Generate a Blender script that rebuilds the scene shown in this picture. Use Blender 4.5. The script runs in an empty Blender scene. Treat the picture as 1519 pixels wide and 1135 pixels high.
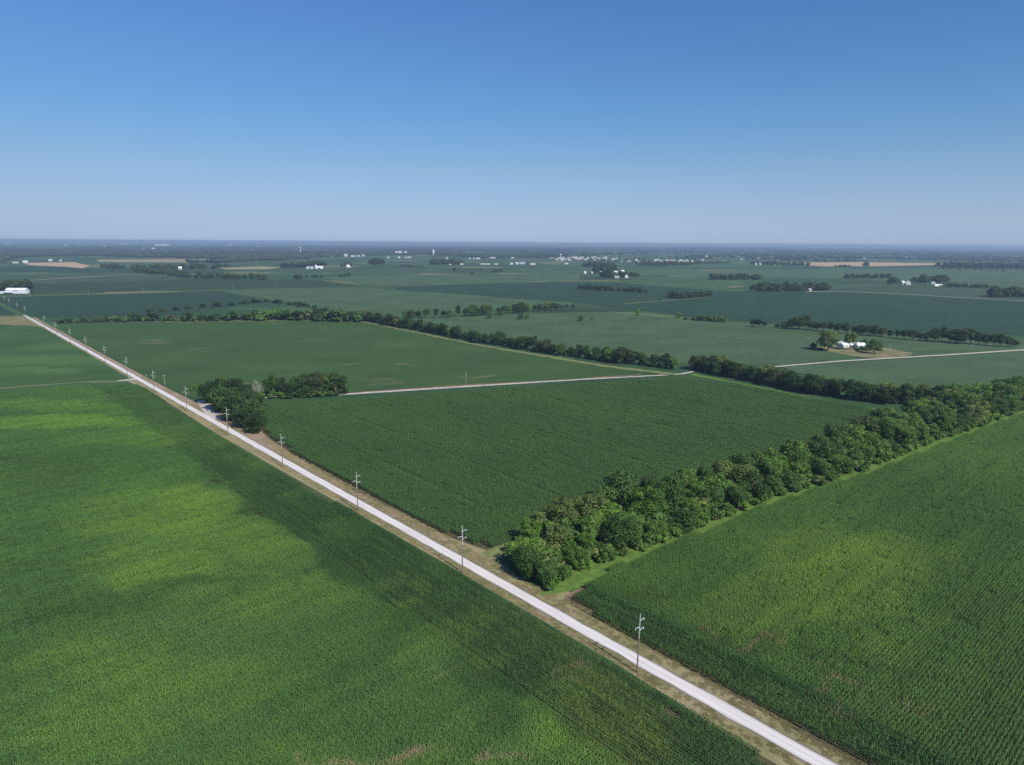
import bpy, math, random
import numpy as np
from mathutils import Matrix, Vector
random.seed(7); rng = np.random.default_rng(11)
S = bpy.context.scene; COL = S.collection
R = math.radians
# ------------------------------------------------------------------ the place, surveyed from the air
H = 120.0                                   # height of the drone above the plain
FPX, CX, CY = 1013.0, 759.5, 567.5          # its lens, in the units of the survey picture
PITCH, ROLL = math.atan((CY - 359.5) / FPX), math.atan(9.5 / 1519)
R0 = np.array([1., 0, 0]); FW = np.array([0, math.cos(PITCH), -math.sin(PITCH)]); U0 = np.array([0, math.sin(PITCH), math.cos(PITCH)])
RT = math.cos(ROLL) * R0 + math.sin(ROLL) * U0; UP = -math.sin(ROLL) * R0 + math.cos(ROLL) * U0

def G(u, v, z=0.0):
    """ground position (metres) of a surveyed point"""
    d = FW * FPX + RT * (u - CX) - UP * (v - CY)
    t = (z - H) / d[2]
    return np.array([d[0] * t, d[1] * t])

def GP(pts, z=0.0): return np.array([G(u, v, z) for u, v in pts])

def proj(P):
    p = np.asarray(P, float) - np.array([0, 0, H]); w = p @ FW
    return CX + FPX * (p @ RT) / w, CY - FPX * (p @ UP) / w, w

# ------------------------------------------------------------------ helpers
def tag(o, label=None, cat=None, group=None, kind=None):
    if label: o['label'] = label
    if cat: o['category'] = cat
    if group: o['group'] = group
    if kind: o['kind'] = kind
    return o

def link(name, me, parent=None, loc=None):
    o = bpy.data.objects.new(name, me); COL.objects.link(o)
    if parent is not None: o.parent = parent
    if loc is not None: o.location = loc
    return o

def empty(name, loc, rz=0.0):
    o = bpy.data.objects.new(name, None); COL.objects.link(o)
    o.empty_display_size = .5; o.location = loc; o.rotation_euler = (0, 0, rz)
    return o

def mesh_np(name, V, F, mat=None, smooth=False):
    """V (n,3), F (m,4) or (m,3) arrays"""
    me = bpy.data.meshes.new(name)
    V = np.asarray(V, np.float32); F = np.asarray(F, np.int32); k = F.shape[1]
    me.vertices.add(len(V)); me.vertices.foreach_set('co', V.ravel())
    me.loops.add(F.size); me.loops.foreach_set('vertex_index', F.ravel())
    me.polygons.add(len(F)); me.polygons.foreach_set('loop_start', np.arange(len(F), dtype=np.int32) * k)
    try: me.polygons.foreach_set('loop_total', np.full(len(F), k, np.int32))
    except Exception: pass
    me.update(calc_edges=True); me.validate()
    if mat: me.materials.append(mat)
    if smooth: me.polygons.foreach_set('use_smooth', np.ones(len(F), bool))
    return me

class MB:
    """collects verts and faces into one mesh"""
    def __init__(s): s.v = []; s.f = []
    def add(s, vs, fs):
        b = len(s.v); s.v += [tuple(map(float, p)) for p in vs]; s.f += [tuple(i + b for i in f) for f in fs]
    def box(s, x0, x1, y0, y1, z0, z1):
        s.add([(x0,y0,z0),(x1,y0,z0),(x1,y1,z0),(x0,y1,z0),(x0,y0,z1),(x1,y0,z1),(x1,y1,z1),(x0,y1,z1)],
              [(0,3,2,1),(4,5,6,7),(0,1,5,4),(1,2,6,5),(2,3,7,6),(3,0,4,7)])
    def tube(s, pts, rad, n=8, cap=True):
        pts = [Vector(p) for p in pts]; rad = rad if hasattr(rad, '__len__') else [rad] * len(pts)
        b = len(s.v)
        for i, p in enumerate(pts):
            d = (pts[min(i+1, len(pts)-1)] - pts[max(i-1, 0)]).normalized()
            a = d.orthogonal().normalized() if abs(d.z) < .95 else Vector((1,0,0))
            a = (a - d * a.dot(d)).normalized(); c = d.cross(a)
            for k in range(n):
                t = 2 * math.pi * k / n
                s.v.append(tuple(p + (a * math.cos(t) + c * math.sin(t)) * rad[i]))
        for i in range(len(pts) - 1):
            for k in range(n):
                k2 = (k + 1) % n
                s.f.append((b+i*n+k, b+i*n+k2, b+(i+1)*n+k2, b+(i+1)*n+k))
        if cap:
            s.f.append(tuple(b + k for k in reversed(range(n)))); s.f.append(tuple(b + (len(pts)-1)*n + k for k in range(n)))
    def lathe(s, prof, n=20, c=(0,0)):
        b = len(s.v)
        for r, z in prof:
            for k in range(n):
                t = 2*math.pi*k/n; s.v.append((c[0]+r*math.cos(t), c[1]+r*math.sin(t), z))
        for i in range(len(prof)-1):
            for k in range(n):
                k2 = (k+1) % n; s.f.append((b+i*n+k, b+i*n+k2, b+(i+1)*n+k2, b+(i+1)*n+k))
    def mesh(s, name, mat, smooth=False):
        me = bpy.data.meshes.new(name); me.from_pydata(s.v, [], s.f); me.materials.append(mat); me.update()
        if smooth: me.polygons.foreach_set('use_smooth', np.ones(len(me.polygons), bool))
        return me
    def build(s, name, mat, parent=None, smooth=False): return link(name, s.mesh(name, mat, smooth), parent)

# ------------------------------------------------------------------ materials
class NT:
    def __init__(s, name):
        s.m = bpy.data.materials.new(name); s.m.use_nodes = True; s.t = s.m.node_tree; s.t.nodes.clear()
        s.out = s.n('ShaderNodeOutputMaterial')
    def n(s, typ, **kw):
        x = s.t.nodes.new(typ)
        for k, v in kw.items(): setattr(x, k, v)
        return x
    def l(s, a, b): s.t.links.new(a, b)
    def val(s, x, inp):
        if x is None: return
        if hasattr(x, 'is_output'): s.l(x, inp)
        else: inp.default_value = x
    def pos(s): return s.n('ShaderNodeNewGeometry').outputs['Position']
    def math(s, op, a, b=None, c=None, clamp=False):
        x = s.n('ShaderNodeMath', operation=op, use_clamp=clamp)
        s.val(a, x.inputs[0]); s.val(b, x.inputs[1]); s.val(c, x.inputs[2]); return x.outputs[0]
    def vm(s, op, a, b=None):
        x = s.n('ShaderNodeVectorMath', operation=op); s.val(a, x.inputs[0]); s.val(b, x.inputs[1])
        return x.outputs['Value'] if op in ('DOT_PRODUCT', 'LENGTH', 'DISTANCE') else x.outputs[0]
    def noise(s, vec, scale, detail=3, rough=.55, dist=0):
        x = s.n('ShaderNodeTexNoise'); s.val(vec, x.inputs['Vector'])
        x.inputs['Scale'].default_value = scale; x.inputs['Detail'].default_value = detail
        x.inputs['Roughness'].default_value = rough; x.inputs['Distortion'].default_value = dist
        return x.outputs['Fac'], x.outputs['Color']
    def ramp(s, f, a, b, lo=0., hi=1., smooth=True):
        x = s.n('ShaderNodeMapRange', interpolation_type='SMOOTHSTEP' if smooth else 'LINEAR')
        s.val(f, x.inputs[0]); x.inputs[1].default_value = a; x.inputs[2].default_value = b
        x.inputs[3].default_value = lo; x.inputs[4].default_value = hi; return x.outputs[0]
    def mix(s, f, a, b, blend='MIX'):
        x = s.n('ShaderNodeMix', data_type='RGBA', blend_type=blend); s.val(f, x.inputs[0])
        for v, i in ((a, 6), (b, 7)): s.val(v if hasattr(v, 'is_output') else (*v, 1.), x.inputs[i])
        return x.outputs[2]
    def scale(s, vec, v3):
        x = s.n('ShaderNodeVectorMath', operation='MULTIPLY'); s.l(vec, x.inputs[0]); x.inputs[1].default_value = v3; return x.outputs[0]
    def surf(s, col, rough=.9, spec=.2, bump=None, bstr=.5, bdist=.1, trans=None, trw=.3):
        p = s.n('ShaderNodeBsdfPrincipled'); s.val(col if hasattr(col, 'is_output') else (*col, 1.), p.inputs['Base Color'])
        p.inputs['Roughness'].default_value = rough; p.inputs['Specular IOR Level'].default_value = spec
        if bump is not None:
            b = s.n('ShaderNodeBump'); b.inputs['Strength'].default_value = bstr; b.inputs['Distance'].default_value = bdist
            s.l(bump, b.inputs['Height']); s.l(b.outputs[0], p.inputs['Normal'])
        o = p.outputs[0]
        if trans is not None:
            t = s.n('ShaderNodeBsdfTranslucent'); s.val(trans if hasattr(trans, 'is_output') else (*trans, 1.), t.inputs[0])
            m = s.n('ShaderNodeMixShader'); m.inputs[0].default_value = trw; s.l(o, m.inputs[1]); s.l(t.outputs[0], m.inputs[2]); o = m.outputs[0]
        s.l(o, s.out.inputs['Surface']); return s.m

def plain(name, col, rough=.7, spec=.3, var=.12, sc=.8, met=0):
    t = NT(name); f, _ = t.noise(t.pos(), sc, 4)
    c = t.mix(t.ramp(f, .3, .7), tuple(x*(1-var) for x in col), tuple(min(1, x*(1+var)) for x in col))
    m = t.surf(c, rough, spec)
    return m

def patch_sum(t, P, patches):
    """sum of soft world-space ellipses (a crop's own pale or bare patches), each (u, v, ru, rv, weight)"""
    acc = None
    for (u, v, ru, rv, w) in patches:
        c = G(u, v); A = G(u + ru, v) - c; B = (G(u, v + rv) - G(u, v - rv)) / 2
        M = np.linalg.inv(np.array([A, B]).T)
        q = t.vm('SUBTRACT', P, (c[0], c[1], 0))
        a = t.vm('DOT_PRODUCT', q, (M[0,0], M[0,1], 0)); b = t.vm('DOT_PRODUCT', q, (M[1,0], M[1,1], 0))
        r = t.math('ADD', t.math('MULTIPLY', a, a), t.math('MULTIPLY', b, b))
        g = t.math('MULTIPLY', t.ramp(r, 1.6, .0), w)
        acc = g if acc is None else t.math('ADD', acc, g)
    return t.math('MINIMUM', acc, 1.0) if acc is not None else None

def crop_colour(t, dark, mid, light, pale=(), bare=(), darkp=(), tan=(.20,.165,.09), pale_c=(.16,.25,.04), grain=1.2, jit=14, stretch=None, amp=1., head=None, head_c=None):
    P0 = t.pos()
    _, nc = t.noise(P0, .02, 3)
    off = t.scale(t.vm('SUBTRACT', nc, (.5,.5,.5)), (jit*4, jit*4, 0))
    _, nc2 = t.noise(P0, .11, 3, .6)
    P = t.vm('ADD', t.vm('ADD', P0, off), t.scale(t.vm('SUBTRACT', nc2, (.5,.5,.5)), (26, 26, 0)))
    f1, _ = t.noise(P0, .012, 4)
    Q = P0
    if stretch is not None:      # streaks along the planting direction
        ca, sa = math.cos(stretch), math.sin(stretch)
        cmb = t.n('ShaderNodeCombineXYZ')
        t.l(t.math('MULTIPLY', t.vm('DOT_PRODUCT', P0, (ca, sa, 0)), .12), cmb.inputs[0]); t.l(t.vm('DOT_PRODUCT', P0, (-sa, ca, 0)), cmb.inputs[1]); Q = cmb.outputs[0]
    f2, _ = t.noise(Q, .11, 4, .6)
    f3, _ = t.noise(P0, grain, 2, .6)
    k = t.math('ADD', t.math('MULTIPLY', t.math('SUBTRACT', f1, .5), 1.5*amp), t.math('MULTIPLY', t.math('SUBTRACT', f2, .5), 1.3*amp))
    k = t.math('ADD', k, t.math('MULTIPLY', t.math('SUBTRACT', f3, .5), 1.0*amp))
    c = t.mix(t.ramp(k, -.5, .1), dark, mid); c = t.mix(t.ramp(k, .0, .6), c, light)
    if pale:
        s = patch_sum(t, P, pale); s = t.math('MULTIPLY', s, t.ramp(f2, .3, .62, .35, 1.15))
        c = t.mix(s, c, pale_c)
    if darkp:
        s = patch_sum(t, P, darkp); c = t.mix(s, c, tuple(x*.62 for x in dark))
    if head:
        q, s_, t_ = along(t, .05); fh, _ = t.noise(q, .55, 4, .6); fe, _ = t.noise(P0, .05, 4, .6)
        hc = t.mix(t.ramp(fh, .42, .66), head_c[0], head_c[1])
        e_ = t.math('ADD', t.math('ABSOLUTE', t_), t.math('MULTIPLY', t.math('SUBTRACT', fe, .5), 14.))
        wgt = t.ramp(e_, head+2., head-2.5); wgt = t.math('MULTIPLY', wgt, t.math('MULTIPLY', t.ramp(fe, .62, .45, .5, 1.), t.ramp(s_, 200, 380, 1., .45)))
        if head_c[2] is not None:
            sp2 = patch_sum(t, P, head_c[2]); hc = t.mix(t.math('MULTIPLY', sp2, t.ramp(fh, .35, .6)), hc, head_c[3])
        c = t.mix(wgt, c, hc)
    if bare:
        s = patch_sum(t, P, bare); s = t.math('MULTIPLY', s, t.ramp(f2, .42, .6)); c = t.mix(s, c, tan)
    return c

def field_mat(name, dark, mid, light, bump=.35, **kw):
    t = NT(name); c = crop_colour(t, dark, mid, light, **kw)
    b, _ = t.noise(t.pos(), .9, 3, .7)
    return t.surf(c, .85, .15, bump=b, bstr=bump, bdist=1.)

def leaf_mat(name, dark, mid, light, trw=.25, **kw):
    t = NT(name); c = crop_colour(t, dark, mid, light, **kw)
    r = t.n('ShaderNodeAttribute', attribute_name='tint')
    c = t.mix(t.math('MULTIPLY', r.outputs['Fac'], .45), c, t.mix(1., c, (1.9,1.9,1.7), 'MULTIPLY'))
    return t.surf(c, .55, .28, trans=t.mix(.5, c, (.10,.2,.02)), trw=trw)

# road frame: s runs along the gravel road away from the drone, t across it (left negative)
RA, RB = G(1221.5, 1135), G(40, 469)
RU = (RB - RA) / np.linalg.norm(RB - RA); RN = np.array([RU[1], -RU[0]])
def ST(s, t): return RA + RU * s + RN * t
def toST(p): q = np.asarray(p) - RA; return q @ RU, q @ RN
ROAD_ANG = math.atan2(RU[1], RU[0])

def along(t, w):  # road-frame noise helper
    cmb = t.n('ShaderNodeCombineXYZ'); P = t.pos()
    q = t.vm('SUBTRACT', P, (RA[0], RA[1], 0))
    s_ = t.vm('DOT_PRODUCT', q, (RU[0], RU[1], 0)); t_ = t.vm('DOT_PRODUCT', q, (RN[0], RN[1], 0))
    t.l(t.math('MULTIPLY', s_, w), cmb.inputs[0]); t.l(t_, cmb.inputs[1]); return cmb.outputs[0], s_, t_

# ------------------------------------------------------------------ world, sun, camera
SUN_EL, SUN_AZ = R(43), math.atan2(-13.86, 10.68)   # azimuth (from +X) of the sun, behind and to the right
w = bpy.data.worlds.new("World"); S.world = w; w.use_nodes = True
nt = w.node_tree; bg = nt.nodes['Background']
sky = nt.nodes.new('ShaderNodeTexSky'); sky.sky_type = 'NISHITA'; sky.sun_disc = False
sky.sun_elevation = SUN_EL; sky.sun_rotation = math.pi/2 - SUN_AZ
sky.altitude = 100; sky.air_density = 1.0; sky.dust_density = .1; sky.ozone_density = 1.0
# the clear summer air of the day: a bluer, deeper sky than the standard atmosphere, by elevation
tc = nt.nodes.new('ShaderNodeTexCoord'); sx = nt.nodes.new('ShaderNodeSeparateXYZ'); nt.links.new(tc.outputs['Generated'], sx.inputs[0])
cr = nt.nodes.new('ShaderNodeValToRGB'); nt.links.new(sx.outputs['Z'], cr.inputs[0])
SKY = [(0.009, (0.294, 0.423, 0.859)), (0.037, (0.354, 0.44, 0.735)), (0.094, (0.404, 0.503, 0.688)), (0.176, (0.35, 0.564, 0.786)), (0.292, (0.361, 0.583, 0.885))]
for i, (z, c) in enumerate(SKY):
    el = cr.color_ramp.elements[i] if i < 2 else cr.color_ramp.elements.new(z)
    el.position = z; el.color = (*c, 1)
mm = nt.nodes.new('ShaderNodeMix'); mm.data_type = 'RGBA'; mm.blend_type = 'MULTIPLY'; mm.inputs[0].default_value = 1
nt.links.new(sky.outputs[0], mm.inputs[6]); nt.links.new(cr.outputs[0], mm.inputs[7]); 
def wm(op, a, b):
    x = nt.nodes.new('ShaderNodeMath'); x.operation = op
    for v, i in ((a, 0), (b, 1)):
        if hasattr(v, 'is_output'): nt.links.new(v, x.inputs[i])
        else: x.inputs[i].default_value = v
    return x.outputs[0]
low = wm('MAXIMUM', wm('SUBTRACT', 1., wm('MULTIPLY', sx.outputs['Z'], 4.)), 0.)
gain = wm('ADD', 1., wm('MULTIPLY', wm('MULTIPLY', sx.outputs['X'], low), .28))
vs = nt.nodes.new('ShaderNodeVectorMath'); vs.operation = 'SCALE'; nt.links.new(mm.outputs[2], vs.inputs[0]); nt.links.new(gain, vs.inputs['Scale'])
nt.links.new(vs.outputs[0], bg.inputs[0])
bg.inputs[1].default_value = .13
sl = bpy.data.lights.new('sun', 'SUN'); sl.energy = 5.0; sl.angle = R(.53); sl.color = (1., .94, .84)
so = bpy.data.objects.new('sun', sl); COL.objects.link(so)
sv = Vector((math.cos(SUN_EL)*math.cos(SUN_AZ), math.cos(SUN_EL)*math.sin(SUN_AZ), math.sin(SUN_EL)))
so.rotation_euler = sv.to_track_quat('Z', 'Y').to_euler(); so.location = (200, -200, 300)
cam = bpy.data.cameras.new('camera'); cam.sensor_width = 36; cam.lens = 36*FPX/1519; cam.clip_end = 120000; cam.clip_start = 1
co = bpy.data.objects.new('camera', cam); COL.objects.link(co)
co.matrix_world = Matrix(((RT[0], UP[0], -FW[0], 0), (RT[1], UP[1], -FW[1], 0), (RT[2], UP[2], -FW[2], H), (0,0,0,1)))
S.camera = co
S.view_settings.view_transform = 'Standard'; S.view_settings.look = 'None'; S.view_settings.exposure = 0; S.view_settings.gamma = 1
S.cycles.use_denoising = False; S.cycles.max_bounces = 6; S.cycles.diffuse_bounces = 3; S.cycles.glossy_bounces = 2; S.cycles.transmission_bounces = 3; S.cycles.volume_bounces = 0
S.cycles.transparent_max_bounces = 8; S.cycles.caustics_reflective = False; S.cycles.caustics_refractive = False

# ------------------------------------------------------------------ palette (linear base colours)
DK, MD, LT = (.026,.075,.026), (.036,.10,.032), (.055,.135,.04)

# ------------------------------------------------------------------ ground sheet
t = NT('far_ground')
P0 = t.pos()
vr = t.n('ShaderNodeTexVoronoi', distance='CHEBYCHEV'); t.l(t.scale(P0, (1/900., 1/900., 0)), vr.inputs['Vector']); vr.inputs['Randomness'].default_value = .7
sp = t.n('ShaderNodeSeparateColor'); t.l(vr.outputs['Color'], sp.inputs[0])
nf, _ = t.noise(P0, .0012, 4); nf2, _ = t.noise(P0, .03, 4)
c = t.mix(sp.outputs[0], (.028,.075,.03), (.06,.12,.045))
c = t.mix(t.ramp(sp.outputs[1], .88, .9), c, (.16,.17,.07))
c = t.mix(t.math('MULTIPLY', t.ramp(nf, .5, .62), .8), c, (.022,.045,.024))
c = t.mix(t.math('MULTIPLY', t.ramp(nf2, .4, .8), .35), c, (.08,.12,.05))
b, _ = t.noise(P0, .9, 3, .7)
M_ground = t.surf(c, .9, .1, bump=b, bstr=.3, bdist=1.)
e = 60000
tag(link('ground', mesh_np('ground', [(-e,-3000,0),(e,-3000,0),(e,e,0),(-e,e,0)], [(0,1,2,3)], M_ground)), kind='structure')

# ------------------------------------------------------------------ haze
t = NT('haze_air'); v = t.n('ShaderNodeVolumePrincipled')
v.inputs['Color'].default_value = (.57,.765,1.,1); v.inputs['Density'].default_value = 7.4e-5; v.inputs['Anisotropy'].default_value = .1
t.l(v.outputs[0], t.out.inputs['Volume'])
hz = MB(); hz.box(-40000, 40000, -2500, 42000, -1.2, H + 4)
tag(hz.build('haze', t.m), kind='stuff')

# ------------------------------------------------------------------ field slabs
def slab(name, pts, h, mat, label, zpix=None, kind='stuff', cat='field', group='crop fields of the plain', world=False):
    """a crop field: polygon raised to the height of its crop"""
    W = np.asarray(pts, float) if world else GP(pts, h if zpix is None else zpix)
    n = len(W); V = [(x, y, h) for x, y in W] + [(x, y, .0) for x, y in W]
    a = sum(W[i][0]*W[(i+1) % n][1] - W[(i+1) % n][0]*W[i][1] for i in range(n))
    idx = list(range(n)) if a > 0 else list(range(n))[::-1]
    F = [tuple(idx)] + [(idx[i], n + idx[i], n + idx[(i+1) % n], idx[(i+1) % n]) for i in range(n)]
    me = bpy.data.meshes.new(name); me.from_pydata(V, [], F); me.materials.append(mat); me.update()
    o = link(name, me)
    return tag(o, label, cat, group, kind)

def fm(name, k, g=1., **kw):     # k: lightness of the crop, g: greenness
    base = np.array((.056,.098,.042)) * k
    d, m, l = base*.82, base, base*1.2
    return field_mat(name, tuple(d), tuple(m*np.array((1,g,1))), tuple(l), **{'amp': 1.6, **kw})
F_dark, F_mid, F_light, F_pale = fm('crop_dark', .62), fm('crop_mid', .85), fm('crop_light', 1.15), fm('crop_pale', 1.45)
F_blue = field_mat('crop_deep', (.020,.052,.027), (.025,.060,.030), (.034,.072,.033))
t = NT('stubble'); f, _ = t.noise(t.pos(), .02, 5, .7); M_stub = t.surf(t.mix(t.ramp(f,.3,.7), (.40,.27,.17), (.52,.37,.24)), .95, .1)
t = NT('old_stubble'); f, _ = t.noise(t.pos(), .02, 5, .7); M_stub2 = t.surf(t.mix(t.ramp(f,.35,.65), (.22,.20,.10), (.36,.30,.18)), .95, .1)
t = NT('pale_grass'); f, _ = t.noise(t.pos(), .25, 5, .7); M_pgrass = t.surf(t.mix(t.ramp(f,.3,.7), (.125,.16,.06), (.225,.235,.105)), .95, .1, bump=f, bstr=.4, bdist=.4)
t = NT('green_grass'); f, _ = t.noise(t.pos(), .35, 5, .7); M_ggrass = t.surf(t.mix(t.ramp(f,.3,.7), (.075,.14,.03), (.14,.23,.045)), .95, .1, bump=f, bstr=.5, bdist=.4)
t = NT('yard_grass'); f, _ = t.noise(t.pos(), .06, 5, .7); M_yard = t.surf(t.mix(t.ramp(f,.35,.65), (.13,.15,.06), (.27,.22,.12)), .95, .1)

# each: name-independent outline in survey points, crop height, material, label
FIELDS = [
 ([(0,420),(0,437.5),(320,429),(430,427),(540,425),(470,415),(400,415),(250,418)], .6, F_dark, 'dark bean field behind the pale grass lane on the left'),
 ([(0,441.5),(0,448),(40,467),(60,471),(250,468),(410,447),(330,433),(318,432)], .8, F_blue, 'deep green field behind the scrub row at the end of the gravel road'),
 ([(318,431),(430,428),(545,427),(590,431),(700,438),(850,447),(850,452),(700,462),(560,470),(420,448)], .7, F_light, 'pale green wide field behind the far boundary trees'),
 ([(590,430),(580,425),(740,420),(900,418),(1060,431),(1000,441),(860,449),(760,443),(690,437)], .8, F_blue, 'dark wedge-shaped field in front of the small far grove'),
 ([(500,416),(560,424),(740,419),(860,415),(860,406),(600,408),(480,411)], .5, F_light, 'pale band of field below the two white farm sheds'),
 ([(380,404),(600,404),(760,409),(600,399),(400,399)], .6, F_mid, 'flat green field right in front of the white farm sheds'),
 ([(0,404),(0,396),(40,394),(130,397),(150,400),(110,404)], .6, F_blue, 'far dark field beside the left stubble strip'),
 ([(0,407),(0,418),(250,416),(300,413),(210,407),(130,410)], .5, F_mid, 'mid green field below the far wooded bend on the left'),
 ([(860,449),(1000,442),(1060,432),(1240,433),(1519,447),(1519,497),(1310,489),(1120,478),(1060,474),(960,461)], .9, F_blue, 'broad deep green field across the middle on the right'),
 ([(1060,429),(1240,431),(1519,445),(1519,428),(1430,424),(1330,421),(1240,424),(1130,424)], .5, F_mid, 'green field in front of the white farm on the right'),
 ([(920,407),(1519,420),(1519,401),(1230,399),(1060,402),(940,401)], .5, F_light, 'pale far field behind the round grove'),
 ([(560,466),(640,473),(860,463),(960,463),(1060,475),(1120,480),(1300,492),(1519,512),(1519,517),(1340,520),(1160,541),(1000,538),(700,496)], .9, F_light, 'light green field between the boundary trees and the middle tree row'),
 ([(1160,544),(1519,522),(1519,556),(1420,570),(1300,575),(1180,553)], .9, F_light, 'green field between the farm lane and the near belt'),
 ([(85,479.5),(250,479),(420,476),(540,478),(700,512.5),(960,551.5),(850,562.5),(690,570),(515,582),(440,584),(330,584),(287,588),(272,586),(226,563),(153,524),(102,496)], .7, None, 'large bean field behind the farmstead grove and lane'),
]
M_f3 = field_mat('bean_crop', (.036,.078,.021), (.047,.095,.025), (.068,.118,.032), amp=.9,
    bare=[(232,507,28,3,.9),(300,519,22,3,.5),(535,540,20,2,.5),(600,543,16,2,.8),(560,566,40,3,.6),(720,558,30,2,.8),(450,505,40,3,.3)],
    pale=[(480,560,60,7,.45),(420,545,80,8,.3),(600,512,50,4,.3)], tan=(.17,.16,.08), pale_c=(.075,.14,.045), stretch=ROAD_ANG+math.pi/2)
for i, (pts, h, mat, lab) in enumerate(FIELDS):
    slab('crop_field', pts, h*.25 + .015*i, mat or M_f3, lab)
for pts, lab in [([(34,390),(110,389),(134,394.5),(122,398),(95,395.5),(45,393.5)], 'tan harvested stubble strip at the far left edge of the woods'),
                 ([(143,385),(308,384.6),(306,389.5),(148,388.5)], 'narrow pale stubble strip inside the far left woods'),
                 ([(322,397.5),(386,395),(420,396.5),(395,399.5),(335,399.5)], 'pale stubble patch right of the far wooded bend'),
                 ([(1148,390),(1280,388.8),(1385,390.6),(1450,391.8),(1375,393.2),(1300,394.8),(1220,395),(1195,393.5)], 'wide tan stubble field far off on the right')]:
    slab('stubble_field', pts, .5, M_stub if lab.startswith(('tan', 'wide')) else M_stub2, lab, group='harvested stubble fields')

# ------------------------------------------------------------------ crops with real plants
def plant_tile(name, mat, rows, rowsp, length, step, kind, seed):
    r = np.random.default_rng(seed); V = []; F = []; T = []
    for i in range(rows):
        y0 = (i + .5) * rowsp - rows * rowsp / 2
        x = -length/2 + r.uniform(0, step)
        while x < length/2:
            h = r.normal(1., .07); px, py = x + r.normal(0, .03), y0 + r.normal(0, .05)
            tint = r.uniform(0, 1)
            nl = 6
            a0 = r.normal(0, .8)
            for j in range(nl):
                a = a0 + math.pi * (j % 2) + r.normal(0, .55)
                zb = h * (.45 + .5 * j / (nl - 1)); L = r.uniform(.38, .62); wd = r.uniform(.10, .17)
                ca, sa = math.cos(a), math.sin(a)
                prof = [(0., zb, .5), (L*.5, zb + r.uniform(.08, .22), 1.), (L, zb - r.uniform(-.05, .2), .25)]
                b = len(V)
                for (d, z, ww) in prof:
                    q = wd * ww / 2 * 1.3
                    V.append((px + ca*d - sa*q, py + sa*d + ca*q, z)); V.append((px + ca*d + sa*q, py + sa*d - ca*q, z + r.normal(0,.02)))
                F += [(b, b+1, b+3, b+2), (b+2, b+3, b+5, b+4)]; T += [tint*.6 + .4*r.uniform()] * 6
            x += step * r.uniform(.75, 1.25)
    me = mesh_np(name, V, F, mat)
    a = me.attributes.new('tint', 'FLOAT', 'POINT'); a.data.foreach_set('value', np.array(T, np.float32))
    return bpy.data.objects.new(name, me)

def inpoly(P, poly):
    x, y = P[:,0], P[:,1]; c = np.zeros(len(P), bool); n = len(poly)
    for i in range(n):
        x1, y1 = poly[i]; x2, y2 = poly[(i+1) % n]
        m = ((y1 > y) != (y2 > y)) & (x < (x2-x1)*(y-y1)/((y2-y1) or 1e-9) + x1); c ^= m
    return c

def scatter_tree(name, tiles):
    g = bpy.data.node_groups.new(name, 'GeometryNodeTree')
    g.interface.new_socket('Geometry', in_out='INPUT', socket_type='NodeSocketGeometry'); g.interface.new_socket('Geometry', in_out='OUTPUT', socket_type='NodeSocketGeometry')
    N = g.nodes.new; L = g.links.new
    gi, go = N('NodeGroupInput'), N('NodeGroupOutput')
    def attr(nm, ty):
        x = N('GeometryNodeInputNamedAttribute'); x.data_type = ty; x.inputs[0].default_value = nm; return x.outputs[0]
    jt = N('GeometryNodeJoinGeometry')
    for o in tiles[::-1]:
        oi = N('GeometryNodeObjectInfo'); oi.inputs['Object'].default_value = o; oi.inputs['As Instance'].default_value = True
        L(oi.outputs['Geometry'], jt.inputs[0])
    ip = N('GeometryNodeInstanceOnPoints'); ip.inputs['Pick Instance'].default_value = True
    L(gi.outputs[0], ip.inputs['Points']); L(attr('plant', 'BOOLEAN'), ip.inputs['Selection']); L(jt.outputs[0], ip.inputs['Instance'])
    L(attr('pick', 'INT'), ip.inputs['Instance Index']); L(attr('size', 'FLOAT_VECTOR'), ip.inputs['Scale'])
    cx = N('ShaderNodeCombineXYZ'); L(attr('turn', 'FLOAT'), cx.inputs[2])
    er = N('FunctionNodeEulerToRotation'); L(cx.outputs[0], er.inputs[0]); L(er.outputs[0], ip.inputs['Rotation'])
    j2 = N('GeometryNodeJoinGeometry'); L(gi.outputs[0], j2.inputs[0]); L(ip.outputs[0], j2.inputs[0]); L(j2.outputs[0], go.inputs[0])
    return g

def scatter_object(name, poly, z0, mat, pts, turn, pick, size, tree):
    """polygon of soil with plants standing on it: one object"""
    n = len(poly); V = [(x, y, z0) for x, y in poly] + [(x, y, z0) for x, y in pts]
    a = sum(poly[i][0]*poly[(i+1) % n][1] - poly[(i+1) % n][0]*poly[i][1] for i in range(n))
    me = bpy.data.meshes.new(name); me.from_pydata(V, [], [tuple(range(n)) if a > 0 else tuple(range(n))[::-1]]); me.materials.append(mat)
    def at(nm, ty, data, fld='value'):
        A = me.attributes.new(nm, ty, 'POINT'); A.data.foreach_set(fld, data)
    m = len(pts)
    at('plant', 'BOOLEAN', np.r_[np.zeros(n, bool), np.ones(m, bool)])
    at('turn', 'FLOAT', np.r_[np.zeros(n), turn].astype(np.float32))
    at('pick', 'INT', np.r_[np.zeros(n), pick].astype(np.int32))
    at('size', 'FLOAT_VECTOR', np.r_[np.ones((n,3)), size].astype(np.float32).ravel(), 'vector')
    o = link(name, me); md = o.modifiers.new('plants', 'NODES'); md.node_group = tree
    return o

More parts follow.
